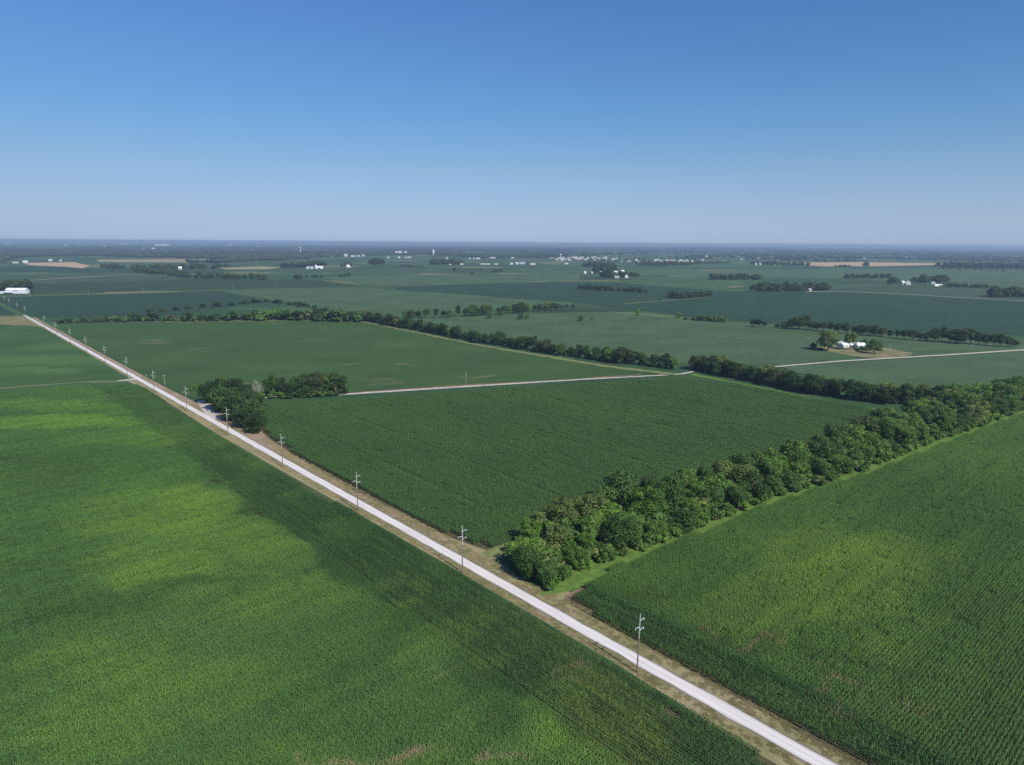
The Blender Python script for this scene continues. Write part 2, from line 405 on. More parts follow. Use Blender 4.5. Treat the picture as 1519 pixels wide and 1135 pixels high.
def in_view(P, margin=90, z=1.5):
    u, v, w = proj(np.c_[P, np.full(len(P), z)].T.T) if False else (None, None, None)
    q = np.c_[P, np.full(len(P), z - H)]; w = q @ FW
    ok = w > 5; u = CX + FPX*(q @ RT)/np.where(ok, w, 1); v = CY - FPX*(q @ UP)/np.where(ok, w, 1)
    return ok & (u > -margin) & (u < 1519+margin) & (v < 1135+margin*1.3)

TL, TW, NR = 4.0, 3.0, 3
def crop(name, polypx, ang, height, mat_leaf, mat_soil, label, head=None, world=None, hz=0., gap=None):
    poly = world if world is not None else GP(polypx, hz)
    tiles = [plant_tile('corn_rows', mat_leaf, NR, 1.0, TL, .30, 'corn', 40+k) for k in range(4)]
    tree = scatter_tree('plants_' + name, tiles)
    c = poly.mean(0); rad = np.linalg.norm(poly - c, axis=1).max() + 10
    allp, allt = [], []
    for (a, mask) in ([(ang, None)] if head is None else [(ang, False), (ROAD_ANG, True)]):
        ia, ib = np.meshgrid(np.arange(-rad, rad, TL), np.arange(-rad, rad, TW))
        ca, sa = math.cos(a), math.sin(a)
        P = np.c_[(c[0] + ia*ca - ib*sa).ravel(), (c[1] + ia*sa + ib*ca).ravel()]
        P = P[in_view(P)]
        ok = inpoly(P, poly)
        for ex, ey in ((1.9,1.45),(1.9,-1.45),(-1.9,1.45),(-1.9,-1.45)): ok &= inpoly(P + np.array([ex*ca - ey*sa, ex*sa + ey*ca]), poly)
        P = P[ok]
        if mask is not None:
            t = (P - RA) @ RN; hd = (np.abs(t) < head); P = P[hd] if mask else P[np.abs(t) > head - 2.6]
        allp.append(P); allt.append(np.full(len(P), a) + np.pi*rng.integers(0, 2, len(P)))
    P = np.concatenate(allp); T = np.concatenate(allt)
    if gap is not None:
        k = ~gap(P); P, T = P[k], T[k]
    n = len(P); hh = height * rng.normal(1, .05, n)
    hh *= 1 + .10*np.sin(P[:,0]/17. + 2*np.sin(P[:,1]/23.)) * np.sin(P[:,1]/13. + 1.5*np.sin(P[:,0]/31.))
    base_ang = np.where(np.abs(np.cos(T - ang)) > .9, ang, ROAD_ANG); ac = -(P[:,0]-RA[0])*np.sin(base_ang) + (P[:,1]-RA[1])*np.cos(base_ang)
    hh = np.where((np.abs(ac) % 36.) < 3.0, hh*.84, hh)          # sprayer wheel tracks
    hh = np.where(rng.uniform(size=n) < .012, hh*.7, hh)
    print(name, 'tiles', n)
    o = scatter_object('crop_field', poly, .03, mat_soil, P, T, rng.integers(0, 4, n), np.c_[np.ones(n), np.ones(n), hh], tree)
    return tag(o, label, 'field', 'crop fields of the plain', 'stuff')

M_soil = plain('field_soil', (.085,.08,.042), .95, .05, .3, .5)
PERP = ROAD_ANG - math.pi/2
# left near field
F1_pale = [(95,628,105,10,1.),(85,606,125,10,.6),(260,640,100,14,.4),(200,655,130,10,.35),(215,770,140,46,.6),(350,800,120,34,.5),(235,848,110,24,.72),(420,870,120,30,.35),(120,980,150,30,.35),
           (360,690,45,14,.5),(300,745,70,25,.45),(590,905,28,28,.5),(150,1060,130,50,.45),(880,1070,90,55,.65),(330,1010,140,40,.35),(640,965,60,30,.4),(560,1120,200,30,.35),(20,560,160,9,.35),(100,545,80,8,.4)]
F1_dark = [(330,700,40,30,.6),(410,760,45,30,.8),(500,830,55,40,.8),(610,900,55,40,.55),(760,1010,70,50,.5),(60,700,110,30,.3),(140,900,120,26,.4),(290,870,90,12,.5),(930,1040,60,30,.6),(1040,1090,50,30,.6),(420,720,40,20,.5)]
F1_bare = [(650,1098,85,15,1.),(700,1085,45,8,1.),(545,1120,80,10,.9),(770,1110,50,8,.6),(770,935,40,9,.55),(860,1020,30,12,.5),(690,1000,60,10,.35)]
F1L = [ST(-12,-8.6), ST(58,-7.2), ST(150,-7.2), ST(260,-8.6), ST(385,-10), ST(500,-8), ST(560,-5), ST(578,-9), ST(583,-24)]
lane_n = [G(120,569.5,1.9), G(0,579.5,1.9)]; dl = (lane_n[1]-lane_n[0])/np.linalg.norm(lane_n[1]-lane_n[0])
F1 = np.array(F1L + [lane_n[0], lane_n[1], lane_n[1] + dl*120, np.array([-560., 260.]), np.array([-300., 60.]), np.array([40., 60.])])
ML1 = leaf_mat('left_corn_leaf', (.059,.134,.039), (.085,.182,.046), (.119,.225,.051), pale=F1_pale, bare=F1_bare, darkp=F1_dark, pale_c=(.160,.295,.048), tan=(.27,.235,.13), stretch=PERP, head=39, head_c=((.038,.092,.028),(.062,.132,.036),[(880,1070,90,60,1.),(600,900,30,35,.8),(700,960,60,40,.8),(850,980,50,40,.5),(330,655,40,10,.6),(560,860,20,20,.6)],(.135,.20,.042)))
gp_ = [G(316,717), G(320,720), G(370,762), G(377,767), G(165,598), G(236,655), G(250,667), G(158,585), G(1000,1060)]
crop('left', None, PERP, 1.7, ML1, M_soil, 'big patchy green field on the left of the gravel road', head=38, world=F1, gap=lambda P: np.min([np.linalg.norm(P-g, axis=1) for g in gp_], axis=0) < 1.9)
# right near field
F4 = np.array([ST(-14, 5.4), ST(15,6.5), ST(45,7.2), ST(72,7.6), ST(93,8), G(867,871), G(905,841,1), G(985,809.5,1), G(1130,750,1), G(1290,699,1), G(1420,648.5,1), G(1519,612,1), G(1640,565,1), np.array([330.,100.]), np.array([150.,50.])])
ML4 = leaf_mat('right_corn_leaf', (.056,.122,.031), (.078,.160,.036), (.115,.205,.042), stretch=PERP,
   pale=[(1260,850,120,52,.75),(1130,900,130,35,.35),(1180,810,130,30,.3),(1350,830,80,30,.35),(1180,930,80,25,.35)],
   bare=[(1150,950,42,7,.8),(992,893,8,13,.7),(1240,1020,14,18,.7),(1060,945,14,12,.5),(1310,1060,40,9,.5)], darkp=[(1080,960,90,25,.5),(960,880,50,20,.4),(1240,985,60,15,.4),(1450,900,70,80,.2)],
   pale_c=(.150,.250,.042), head=23, head_c=((.042,.098,.030),(.072,.15,.038),None,None))
crop('right', None, PERP, 2.3, ML4, M_soil, 'tall dark corn field on the right side of the gravel road', head=22, world=F4)
# middle main field
F2 = np.array([ST(138,13.5), ST(160,9.4), ST(232,6.4), ST(300,8.2), ST(345,11.4), ST(366,14), G(388,636), G(392,610), G(392,597,2), G(510,589.5,2.6), G(690,577.5,2.6), G(860,566.8,2.6), G(1010,558.5,2.6), G(1060,567,2), G(1180,587,1), G(1300,607,1), G(1270,640), G(1180,665), G(1060,705), G(930,742), G(850,768), G(800,793)])
ML2 = leaf_mat('middle_corn_leaf', (.056,.118,.038), (.071,.146,.044), (.092,.175,.048), amp=.8, stretch=ROAD_ANG,
   pale=[(800,772,90,22,.8),(690,800,60,14,.3),(470,600,60,8,.35),(1230,640,60,12,.5),(760,590,200,6,.2)], bare=[(800,772,24,4,.5)], pale_c=(.085,.17,.035))
crop('middle', None, ROAD_ANG, 2.3, ML2, M_soil, 'big dark corn field in the middle between lane, road and belt', world=F2)
# left field beyond the little lane
F6 = np.array([ST(617,-24), ST(610,-5.5), ST(700,-5), G(62,485.5), G(40,484), G(0,481.5), G(-60,481), G(0,575)+dl*90, G(0,575)])
M_f6 = field_mat('left_bean_crop', (.036,.080,.023), (.050,.104,.027), (.08,.14,.034), stretch=PERP, pale=[(60,535,120,8,.55),(40,550,90,5,.6),(90,515,60,6,.3)], pale_c=(.10,.18,.045))
slab('crop_field', F6, .30, M_f6, 'green bean field on the left beyond the narrow grass lane', world=True)
slab('crop_field', [(-60,455),(-6,450.5),(10,459),(25,467),(-60,468)], .26, F_blue, 'small dark field at the far left end of the gravel road')

# ------------------------------------------------------------------ roads, lanes, verges
def strip(name, centre, width, z, mat, kind='structure', label=None, wob=.0, cat=None):
    c = np.asarray(centre, float); pts = [c[0]]
    for i in range(len(c)-1):
        m = max(1, int(np.linalg.norm(c[i+1]-c[i]) / 6))
        for k in range(1, m+1): pts.append(c[i] + (c[i+1]-c[i]) * k / m)
    c = np.array(pts); d = np.gradient(c, axis=0); d /= np.linalg.norm(d, axis=1)[:,None]; nn = np.c_[d[:,1], -d[:,0]]
    wl = width if np.ndim(width) == 0 else np.interp(np.arange(len(c)), np.linspace(0, len(c)-1, len(width)), width)
    jl, jr = rng.normal(0, wob, len(c)), rng.normal(0, wob, len(c))
    a, b = c - nn*(np.asarray(wl)/2 + jl)[:,None], c + nn*(np.asarray(wl)/2 + jr)[:,None]
    m = len(c); V = np.r_[np.c_[a, np.full(m, z)], np.c_[b, np.full(m, z)]]
    F = [(i, m+i, m+i+1, i+1) for i in range(m-1)]
    o = link(name, mesh_np(name, V, F, mat)); return tag(o, label, cat, None, kind)

t = NT('white_gravel'); q, s_, t_ = along(t, .04); f, _ = t.noise(q, 1.1, 4, .6); g, _ = t.noise(t.pos(), 3., 3, .7)
c = t.mix(t.ramp(f, .3, .7), (.58,.54,.515), (.70,.66,.63)); c = t.mix(t.math('MULTIPLY', t.ramp(g,.4,.8), .3), c, (.6,.555,.54)); tk = t.ramp(t.math('ABSOLUTE', t.math('SUBTRACT', t.math('ABSOLUTE', t.math('SUBTRACT', t_, .15)), .95)), .55, .15)
c = t.mix(t.math('MULTIPLY', tk, t.ramp(f, .3, .6, .1, .55)), c, (.79,.755,.73)); ed = t.ramp(t.math('ABSOLUTE', t.math('SUBTRACT', t_, .15)), 1.7, 2.3); c = t.mix(t.math('MULTIPLY', ed, t.ramp(g, .3, .6, .3, .9)), c, (.42,.385,.345)); M_gravel = t.surf(c, .95, .1, bump=g, bstr=.3, bdist=.05)
t = NT('lane_gravel'); f, _ = t.noise(t.pos(), .2, 4, .6); M_lane = t.surf(t.mix(t.ramp(f,.3,.7), (.42,.37,.32), (.58,.52,.46)), .95, .1)
t = NT('brown_earth'); f, _ = t.noise(t.pos(), .15, 4, .6); M_earth = t.surf(t.mix(t.ramp(f,.35,.65), (.16,.11,.07), (.26,.18,.12)), .95, .1, bump=f, bstr=.4, bdist=.3)
# verge: mown grass, dry and tan, grey loose stone beside the gravel
t = NT('verge_grass'); q, s_, t_ = along(t, .12)
f, _ = t.noise(q, .6, 5, .65); g, _ = t.noise(t.pos(), 1.3, 4, .7); k, _ = t.noise(t.pos(), .03, 3)
c = t.mix(t.ramp(f, .3, .7), (.27,.225,.13), (.37,.31,.18)); c = t.mix(t.math('MULTIPLY', t.ramp(g, .4, .7), .6), c, (.19,.21,.075))
far = t.ramp(s_, 120, 200); c = t.mix(t.math('MULTIPLY', far, t.ramp(t_, 0, 3, 0, .8)), c, (.33,.235,.175))
c = t.mix(t.math('MULTIPLY', t.ramp(t.math('ABSOLUTE', t.math('SUBTRACT', t_, .2)), 3.6, 2.6), .75), c, (.2,.175,.15))
c = t.mix(t.math('MULTIPLY', t.ramp(k, .48, .6), .5), c, (.16,.17,.06))
M_verge = t.surf(c, .95, .1, bump=g, bstr=.6, bdist=.4)
vg = [ST(s, t) for s, t in ((-40,-11),(58,-6),(150,-6),(260,-7.5),(385,-9),(500,-7),(560,-6),(585,-9),(602,-10),(615,-8),(700,-6),(946,-7),(1240,-8),(1240,7),(946,7),(700,7),(600,7.5),(480,9),(455,26),(425,34),(405,22),(372,20),(345,15),(300,11),(232,9.5),(160,12.5),(140,17),(118,19),(95,14),(72,12),(45,11.5),(15,11),(-40,9))]
me = bpy.data.meshes.new('verge'); 
a = sum(vg[i][0]*vg[(i+1)%len(vg)][1]-vg[(i+1)%len(vg)][0]*vg[i][1] for i in range(len(vg)))
me.from_pydata([(x,y,.012) for x,y in vg], [], [tuple(range(len(vg))) if a > 0 else tuple(range(len(vg)))[::-1]]); me.materials.append(M_verge)
tag(link('verge', me), kind='structure')
strip('road', [ST(-60,.2), ST(30,.2), ST(300,0), ST(700,0), ST(1290,-2)], 4.4, .10, M_gravel, wob=.16)
# lane entrance and farm lane
strip('farm_lane', [ST(418,1.5), ST(430,5), G(298,594.5), G(320,592), G(390,590), G(505,584.5)], [9,7,5.5,5,4.5], .07, M_gravel)
strip('farm_lane', [G(500,585.5), G(690,573.5), G(860,563), G(985,556.5), G(1012,554.5), G(1030,551)], [5,5,4.6,4.2,3.5], .065, M_lane, wob=.12)
strip('earth_bank', [G(505,582.5), G(600,578), G(690,571), G(800,564.5), G(950,556)], [3,8,9,7,2], .045, M_earth, wob=.4)
strip('farm_lane', [G(1150,544.5), G(1250,536), G(1400,527.3), G(1519,519.5), G(1620,513)], [4.5,5,5.5,6,6], .47, M_lane, wob=.1)
strip('grass_lane', [ST(606,-1), ST(606,-20), G(120,566.5), G(0,576)+dl*100], [6,4,4.2,4.5], .055, M_pgrass, wob=.15)
strip('farm_lane', [ST(606,0), ST(605,-16)], [9,4], .085, M_gravel)
strip('grass_lane', [G(-60,442.5), G(0,440.5), G(180,436), G(330,430.5)], 9, .47, M_pgrass, wob=.5)
strip('grass_lane', [G(545,426), G(740,420.2), G(960,413)], 8, .47, M_pgrass, wob=.5)
strip('farm_lane', [G(0,419), G(100,412.5), G(215,406.5)], [6,11,8], .47, M_lane, wob=.8)
strip('farm_lane', [G(1195,433), G(1240,432.3), G(1330,436), G(1430,442), G(1519,446.5), G(1620,452)], 7.5, .47, M_lane, wob=.3)
strip('grass_lane', [G(920,407.5), G(1060,411.5)], [7,9], .47, M_pgrass)
strip('grass_lane', [G(1230,427), G(1310,421.5), G(1330,420.5)], [5,7,5], .47, M_pgrass)
strip('grass_lane', [G(925,451), G(985,446.5), G(1050,441)], [7,7,6], .47, M_pgrass, wob=.5)
strip('grass_lane', [G(905,463), G(945,466), G(1010,472), G(1075,477)], [7,10,8,6], .47, M_pgrass, wob=.8)
strip('grass_lane', [G(540,478), G(700,511), G(900,544), G(1000,556)], [6,7,8,11], .47, M_pgrass, wob=.8)
strip('grass_lane', [G(1025,556), G(1100,570), G(1200,590), G(1300,608)], [8,5,5,5], .3, M_ggrass, wob=.8)
strip('grass_lane', [G(100,478), G(250,478), G(420,474.5), G(540,478)], [6,6,8,6], .47, M_pgrass, wob=.8)
# bright grass margin along the near belt, and the rough corner by the road
mar = GP([(805,884),(850,876),(910,848),(990,816),(1135,756),(1295,704),(1425,653),(1530,612),(1530,600),(1420,636),(1290,686),(1130,735),(985,786),(885,822),(838,842),(785,862)])
me = bpy.data.meshes.new('grass_margin'); a = sum(mar[i][0]*mar[(i+1)%len(mar)][1]-mar[(i+1)%len(mar)][0]*mar[i][1] for i in range(len(mar)))
me.from_pydata([(x,y,.05) for x,y in mar], [], [tuple(range(len(mar))) if a > 0 else tuple(range(len(mar)))[::-1]]); me.materials.append(M_ggrass)
tag(link('grass_margin', me), 'bright green grass margin along the field side of the belt', 'grass', kind='stuff')
M_floor = plain('wood_floor', (.08,.10,.04), .95, .05, .3, .3)
bf = GP([(722,822),(790,870),(985,800),(1290,690),(1530,602),(1620,560),(1530,575),(1400,600),(1310,630),(1180,678),(1050,722),(930,756),(850,785)])
me = bpy.data.meshes.new('woodland_floor'); a = sum(bf[i][0]*bf[(i+1)%len(bf)][1]-bf[(i+1)%len(bf)][0]*bf[i][1] for i in range(len(bf)))
me.from_pydata([(x,y,.03) for x,y in bf], [], [tuple(range(len(bf))) if a > 0 else tuple(range(len(bf)))[::-1]]); me.materials.append(M_floor)
tag(link('woodland_floor', me), kind='structure')
tan = GP([(715,820),(742,806),(790,790),(800,794),(757,812),(735,832)])
me = bpy.data.meshes.new('grass_margin'); me.from_pydata([(x,y,.06) for x,y in tan], [], [tuple(range(6))[::-1]]); me.materials.append(M_pgrass)
tag(link('grass_margin', me), 'dry pale grass strip between the corn corner and first belt tree', 'grass', kind='stuff')
strip('farm_lane', [G(838,889), G(850,882), G(866,873)], [2,3,2.5], .07, M_earth)
strip('dirt_track', [G(795,774), G(815,769), G(832,764)], [1.2,2,2.5], .07, M_lane) if False else None
# yard of the white farmstead and bare patch at the road end
slab('yard', [(1205,516),(1260,527),(1300,532),(1345,528),(1355,524),(1320,517),(1290,513),(1240,511)], .44, M_yard, None, kind='structure', cat=None, group=None)
slab('yard', [(-60,469),(33,469.2),(58,483.6),(40,483),(-60,480)], .2, M_yard, None, kind='structure', cat=None, group=None)

# rough grass standing on the verges
def tuft_tile(name, mat, seed):
    r = np.random.default_rng(seed); V = []; F = []; T = []
    for i in range(60):
        x, y = r.uniform(-1, 1, 2); h = r.uniform(.10, .30); tt = r.uniform()
        for j in range(5):
            a = r.uniform(0, 6.28); ca, sa = math.cos(a), math.sin(a); l = h*r.uniform(.3,.7); b = len(V); q = .05
            V += [(x-sa*q, y+ca*q, 0), (x+sa*q, y-ca*q, 0), (x+ca*l+sa*q*.4, y+sa*l-ca*q*.4, h*r.uniform(.7,1.1)), (x+ca*l-sa*q*.4, y+sa*l+ca*q*.4, h)]
            F.append((b, b+1, b+2, b+3)); T += [tt]*4
    me = mesh_np(name, V, F, mat); a = me.attributes.new('tint', 'FLOAT', 'POINT'); a.data.foreach_set('value', np.array(T, np.float32)); return bpy.data.objects.new(name, me)
t = NT('dry_grass_blades'); at_ = t.n('ShaderNodeAttribute', attribute_name='tint'); f, _ = t.noise(t.pos(), .12, 4, .65)
c = t.mix(t.ramp(f, .4, .62), (.50,.43,.25), (.33,.37,.14)); c = t.mix(t.math('MULTIPLY', at_.outputs['Fac'], .5), c, (.60,.49,.31)); M_blade = t.surf(c, .8, .1, trans=c, trw=.4)
tt_ = scatter_tree('grass_tufts', [tuft_tile('grass_tufts', M_blade, 70+k) for k in range(3)])
for s0, s1, ta, tb, lab in ((-30, 330, -5.8, -2.9, 'dry mown grass on the left verge of the gravel road'), (-30, 88, 3.4, 10, 'rough tan grass on the right verge before the belt corner'), (88, 330, 3.2, 9, 'tan grass on the right verge beside the middle corn field')):
    n = int((s1-s0)*(tb-ta)*.55); ss, ts = rng.uniform(s0, s1, n), rng.uniform(ta, tb, n)
    P = RA + ss[:,None]*RU + ts[:,None]*RN; k = in_view(P); P = P[k]; n = len(P)
    tag(scatter_object('grass', np.array([ST(s0,ta), ST(s1,ta), ST(s1,tb), ST(s0,tb)]), .016+.003*(ta>0)+.003*(s0>0), M_verge, P, rng.uniform(0,6.28,n), rng.integers(0,3,n), rng.uniform(.5,1.1,(n,1))*np.ones((1,3)), tt_), lab, 'grass', 'roadside grass', 'stuff')

# ------------------------------------------------------------------ trees
def crown_mat(name, dark, light, shade=.35):
    t = NT(name); a = t.n('ShaderNodeAttribute', attribute_name='tint'); oi = t.n('ShaderNodeObjectInfo')
    c = t.mix(a.outputs['Fac'], dark, light)
    f, _ = t.noise(t.pos(), .5, 3); c = t.mix(t.math('MULTIPLY', f, .35), c, t.mix(1., c, (1.25,1.25,.95), 'MULTIPLY'))
    hs = t.n('ShaderNodeHueSaturation'); t.l(c, hs.inputs['Color'])
    t.l(t.ramp(oi.outputs['Random'], 0, 1, .75, 1.25, False), hs.inputs['Value']); t.l(t.ramp(oi.outputs['Random'], 0, 1, 0.505, .493, False), hs.inputs['Hue'])
    return t.surf(hs.outputs[0], .6, .22, trans=t.mix(.5, hs.outputs[0], (.13,.24,.02)), trw=.3)
TONES = {'dark green': crown_mat('foliage_dark', (.040,.092,.024), (.105,.195,.042)),
         'mid green': crown_mat('foliage_mid', (.056,.120,.028), (.15,.265,.05)),
         'bright green': crown_mat('foliage_bright', (.070,.155,.025), (.175,.315,.046)),
         'olive': crown_mat('foliage_olive', (.074,.118,.034), (.20,.265,.072))}
FAR_SHADED_TONES = {'dark green': crown_mat('grove_dark', (.022,.050,.018), (.050,.094,.029)), 'mid green': crown_mat('grove_mid', (.028,.062,.020), (.066,.12,.034)),
             'bright green': crown_mat('grove_bright', (.03,.066,.018), (.07,.125,.030)), 'olive': crown_mat('grove_olive', (.034,.054,.022), (.09,.11,.045))}  # darker foliage: shade of far and shaded crowns painted into leaf colour
WOOD_TONES = {'dark green': crown_mat('wood_dark', (.020,.036,.020), (.042,.066,.034)), 'mid green': crown_mat('wood_mid', (.030,.052,.026), (.062,.092,.044)), 'bright green': crown_mat('wood_bright', (.03,.06,.024), (.066,.105,.04)), 'olive': crown_mat('wood_olive', (.040,.056,.030), (.085,.10,.052))}
M_bark = plain('bark', (.16,.12,.09), .95, .05, .3, 2)
M_dead = plain('dead_bark', (.36,.31,.28), .9, .1, .2, 2)

def crown_arrays(r, rad, h, zb, nl, nq, qs, flat=1.):
    """leaf-sized quads over clumped lobes; rad crown radius, zb bottom, h top"""
    lobes = [(0, 0, zb + (h-zb)*.5, min(rad, (h-zb)/2)*.72)]
    for i in range(nl):
        th = r.uniform(0, 2*math.pi); u = r.uniform(-.8, .95); k = math.sqrt(max(0, 1-u*u))
        rr = rad * r.uniform(.5, .92); lr = rad * r.uniform(.18, .44)
        lobes.append((math.cos(th)*k*(rr-lr*.3), math.sin(th)*k*(rr-lr*.3), zb + (h-zb)*(.5 + .5*u*.86) - lr*.2, lr))
    w = np.array([l[3]**2 for l in lobes]); w[0] *= .6; w /= w.sum()
    L = np.array(lobes)[r.choice(len(lobes), nq, p=w)]
    d = r.normal(size=(nq, 3)); d /= np.linalg.norm(d, axis=1)[:,None]; d[:,2] = np.where(d[:,2] < -.5, -d[:,2], d[:,2])
    P = L[:,:3] + d * L[:,3:4] * r.uniform(.72, 1.1, (nq,1)) * np.array([1, 1, .85])
    P[:,2] = np.maximum(P[:,2], zb*.5 + r.uniform(0, .6, nq))
    N = d + r.normal(0, .45, (nq, 3)); N /= np.linalg.norm(N, axis=1)[:,None]
    A = np.cross(N, r.normal(size=(nq, 3))); A /= np.linalg.norm(A, axis=1)[:,None]; B = np.cross(N, A)
    s = qs * r.uniform(.6, 1.35, (nq, 1)); s2 = s * r.uniform(.5, .9, (nq, 1))
    V = np.stack([P - A*s, P - B*s2, P + A*s + N*s*.15, P + B*s2], 1).reshape(-1, 3)
    lt = {tuple(l): r.uniform(0, 1) for l in lobes}
    T = np.array([lt[tuple(x)] for x in L])*.55 + r.uniform(0, .45, nq)
    return V, np.arange(nq*4).reshape(-1, 4), np.repeat(T, 4)

def crown_mesh(name, seed, rad, h, zb, nl, nq, qs, mat):
    V, F, T = crown_arrays(np.random.default_rng(seed), rad, h, zb, nl, nq, qs)
    me = mesh_np(name, V, F, mat); a = me.attributes.new('tint', 'FLOAT', 'POINT'); a.data.foreach_set('value', T.astype(np.float32)); return me

def trunk_mesh(name, seed, h, zb, rad, mat, limbs=6, twigs=0):
    r = random.Random(seed); m = MB()
    m.tube([(0,0,-.3), (.05,0,zb*.5), (.1,.08,zb), (.05,.2,h*.62), (0,.1,h*.85)], [.42,.33,.28,.17,.05], 8)
    for i in range(limbs):
        a = i * 2.4 + r.uniform(-.3,.3); z = zb*.7 + (h*.55-zb*.7)*i/max(1,limbs-1); L = rad*r.uniform(.6,.9)
        p1 = (math.cos(a)*L*.5, math.sin(a)*L*.5, z + L*.35); p2 = (math.cos(a)*L, math.sin(a)*L, z + L*.85)
        m.tube([(.05,.05,z), p1, p2], [.14,.09,.03], 6)
        for k in range(twigs):
            b = a + r.uniform(-1.1,1.1); f = r.uniform(.3,1); q = [p1[j] + (p2[j]-p1[j])*f*.9 for j in range(3)]; l2 = L*r.uniform(.3,.6)
            e1 = (q[0]+math.cos(b)*l2, q[1]+math.sin(b)*l2, q[2]+l2*r.uniform(.2,.9)); m.tube([tuple(q), e1], [.05,.015], 4)
            for kk in range(2):
                c2 = b + r.uniform(-1,1); l3 = l2*.6; q2 = [q[j] + (e1[j]-q[j])*r.uniform(.4,.9) for j in range(3)]
                m.tube([tuple(q2), (q2[0]+math.cos(c2)*l3, q2[1]+math.sin(c2)*l3, q2[2]+l3*r.uniform(.3,1))], [.03,.012], 3)
    return m.mesh(name, mat)

SHAPES = [(5.2, 12.5, 2.2, 22), (6.2, 12., 2.0, 28), (4.6, 14., 2.6, 22), (5.6, 10.5, 1.4, 24)]
CROWN = {(tn, i): crown_mesh('crown', 100+i+10*j, *SHAPES[i][:3], SHAPES[i][3]+8, 4600, .31, TONES[tn]) for j, tn in enumerate(TONES) for i in range(len(SHAPES))}
def recoloured(d, tones):
    out = {}
    for k, m in d.items():
        c = m.copy(); c.materials[0] = tones[k if isinstance(k, str) else k[0]]; out[k] = c
    return out
CROWN_FAR_SHADED = recoloured(CROWN, FAR_SHADED_TONES)
TRUNK = [trunk_mesh('trunk', 7+i, s[1], s[2], s[0], M_bark) for i, s in enumerate(SHAPES)]
BUSH = {tn: crown_mesh('foliage', 300+j, 2.6, 3.6, .3, 10, 700, .36, TONES[tn]) for j, tn in enumerate(TONES)}
BUSH_FAR_SHADED = recoloured(BUSH, FAR_SHADED_TONES)
BSTEM = trunk_mesh('stem', 33, 3., .5, 1.8, M_bark, 4)
LOW = {tn: crown_mesh('crown', 200+j, 5.4, 11.5, .4, 14, 420, 1.0, TONES[tn]) for j, tn in enumerate(TONES)}
ORD = ['first','second','third','fourth','fifth','sixth','seventh','eighth','ninth','tenth','eleventh','twelfth','thirteenth','fourteenth','fifteenth','sixteenth','seventeenth','eighteenth','nineteenth','twentieth']
TENS = {2:'twenty',3:'thirty',4:'forty',5:'fifty',6:'sixty',7:'seventy',8:'eighty'}
def ordw(i):
    i += 1
    if i <= 20: return ORD[i-1]
    a, b = divmod(i, 10)
    return TENS[a] + '-' + ORD[b-1] if b else TENS[a][:-1] + 'ieth'
NTREE = 0
def tree(xy, hgt, tone, label, group, shape=None, wide=1., z=0., far=False):
    global NTREE; NTREE += 1
    sh = random.randrange(4) if shape is None else shape
    o = empty('tree', (xy[0], xy[1], z), random.uniform(0, 6.283)); tag(o, label, 'tree', group)
    hgt *= 1.35; k = hgt / SHAPES[sh][1]; o.scale = (k*wide*random.uniform(.86,1.14), k*wide*random.uniform(.86,1.14), k)
    link('crown', (CROWN_FAR_SHADED if far else CROWN)[tone, sh], o); link('trunk', TRUNK[sh], o); return o
def bush(xy, hgt, tone, label, group, wide=1., z=0., far=False):
    o = empty('bush', (xy[0], xy[1], z), random.uniform(0, 6.283)); tag(o, label, 'bush', group)
    hgt *= 1.3; k = hgt/3.6; o.scale = (k*wide, k*wide, k); link('foliage', (BUSH_FAR_SHADED if far else BUSH)[tone], o); link('stem', BSTEM, o); return o
def resample(c, n):
    c = np.asarray(c, float); L = np.r_[0, np.cumsum(np.linalg.norm(np.diff(c, axis=0), axis=1))]
    s = np.linspace(0, L[-1], n); return np.c_[np.interp(s, L, c[:,0]), np.interp(s, L, c[:,1])]
def pick(ws): return random.choices(list(TONES), ws)[0]

# near belt, three rows from the road towards the far right
front = [ST(104, 12.5), G(822,856), G(903,825), G(988,796), G(1130,741), G(1290,688), G(1420,640), G(1530,601), G(1640,558)]
back = [ST(127, 15.5), G(795,782,6), G(840,746,12), G(925,712,15), G(1000,696,16), G(1080,676,16.5), G(1150,662,16), G(1230,640,15), G(1310,607,15), G(1400,575,15.5), G(1519,559,15.5), G(1640,534,15)]
fr, bk = resample(front, 60), resample(back, 60)
for row, k, n, hh, ws in (('front', .08, 48, (6.5, 11.5), (5,5,3,1)), ('middle', .5, 42, (9.5, 13.8), (4,5,2,1)), ('back', .9, 42, (9.5, 14.2), (3,4,1,3))):
    c = resample(fr*(1-k) + bk*k, n)
    for i in range(n):
        p = c[i] + rng.normal(0, 2.2, 2); tn = pick(ws); hgt = random.uniform(*hh)
        if row != 'front' and i < 5: hgt *= .66 + .08*i
        tree(p, hgt, tn, f'{tn} tree, {ordw(i)} from the gravel road in the {row} row of the near belt', 'trees of the near belt', wide=random.uniform(.95, 1.4))
for i, q in enumerate(resample(front, 70)):
    p = q + (fr[0]-bk[0])/np.linalg.norm(fr[0]-bk[0])*random.uniform(1., 3.)
    tn = pick((2,3,4,1)); bush(p, random.uniform(2., 4.5), tn, f'{tn} bushy tree, {ordw(i)} from the road along the near belt’s grassy foot'.replace('’', "'"), 'bushes at the foot of the near belt', random.uniform(.9, 1.5))
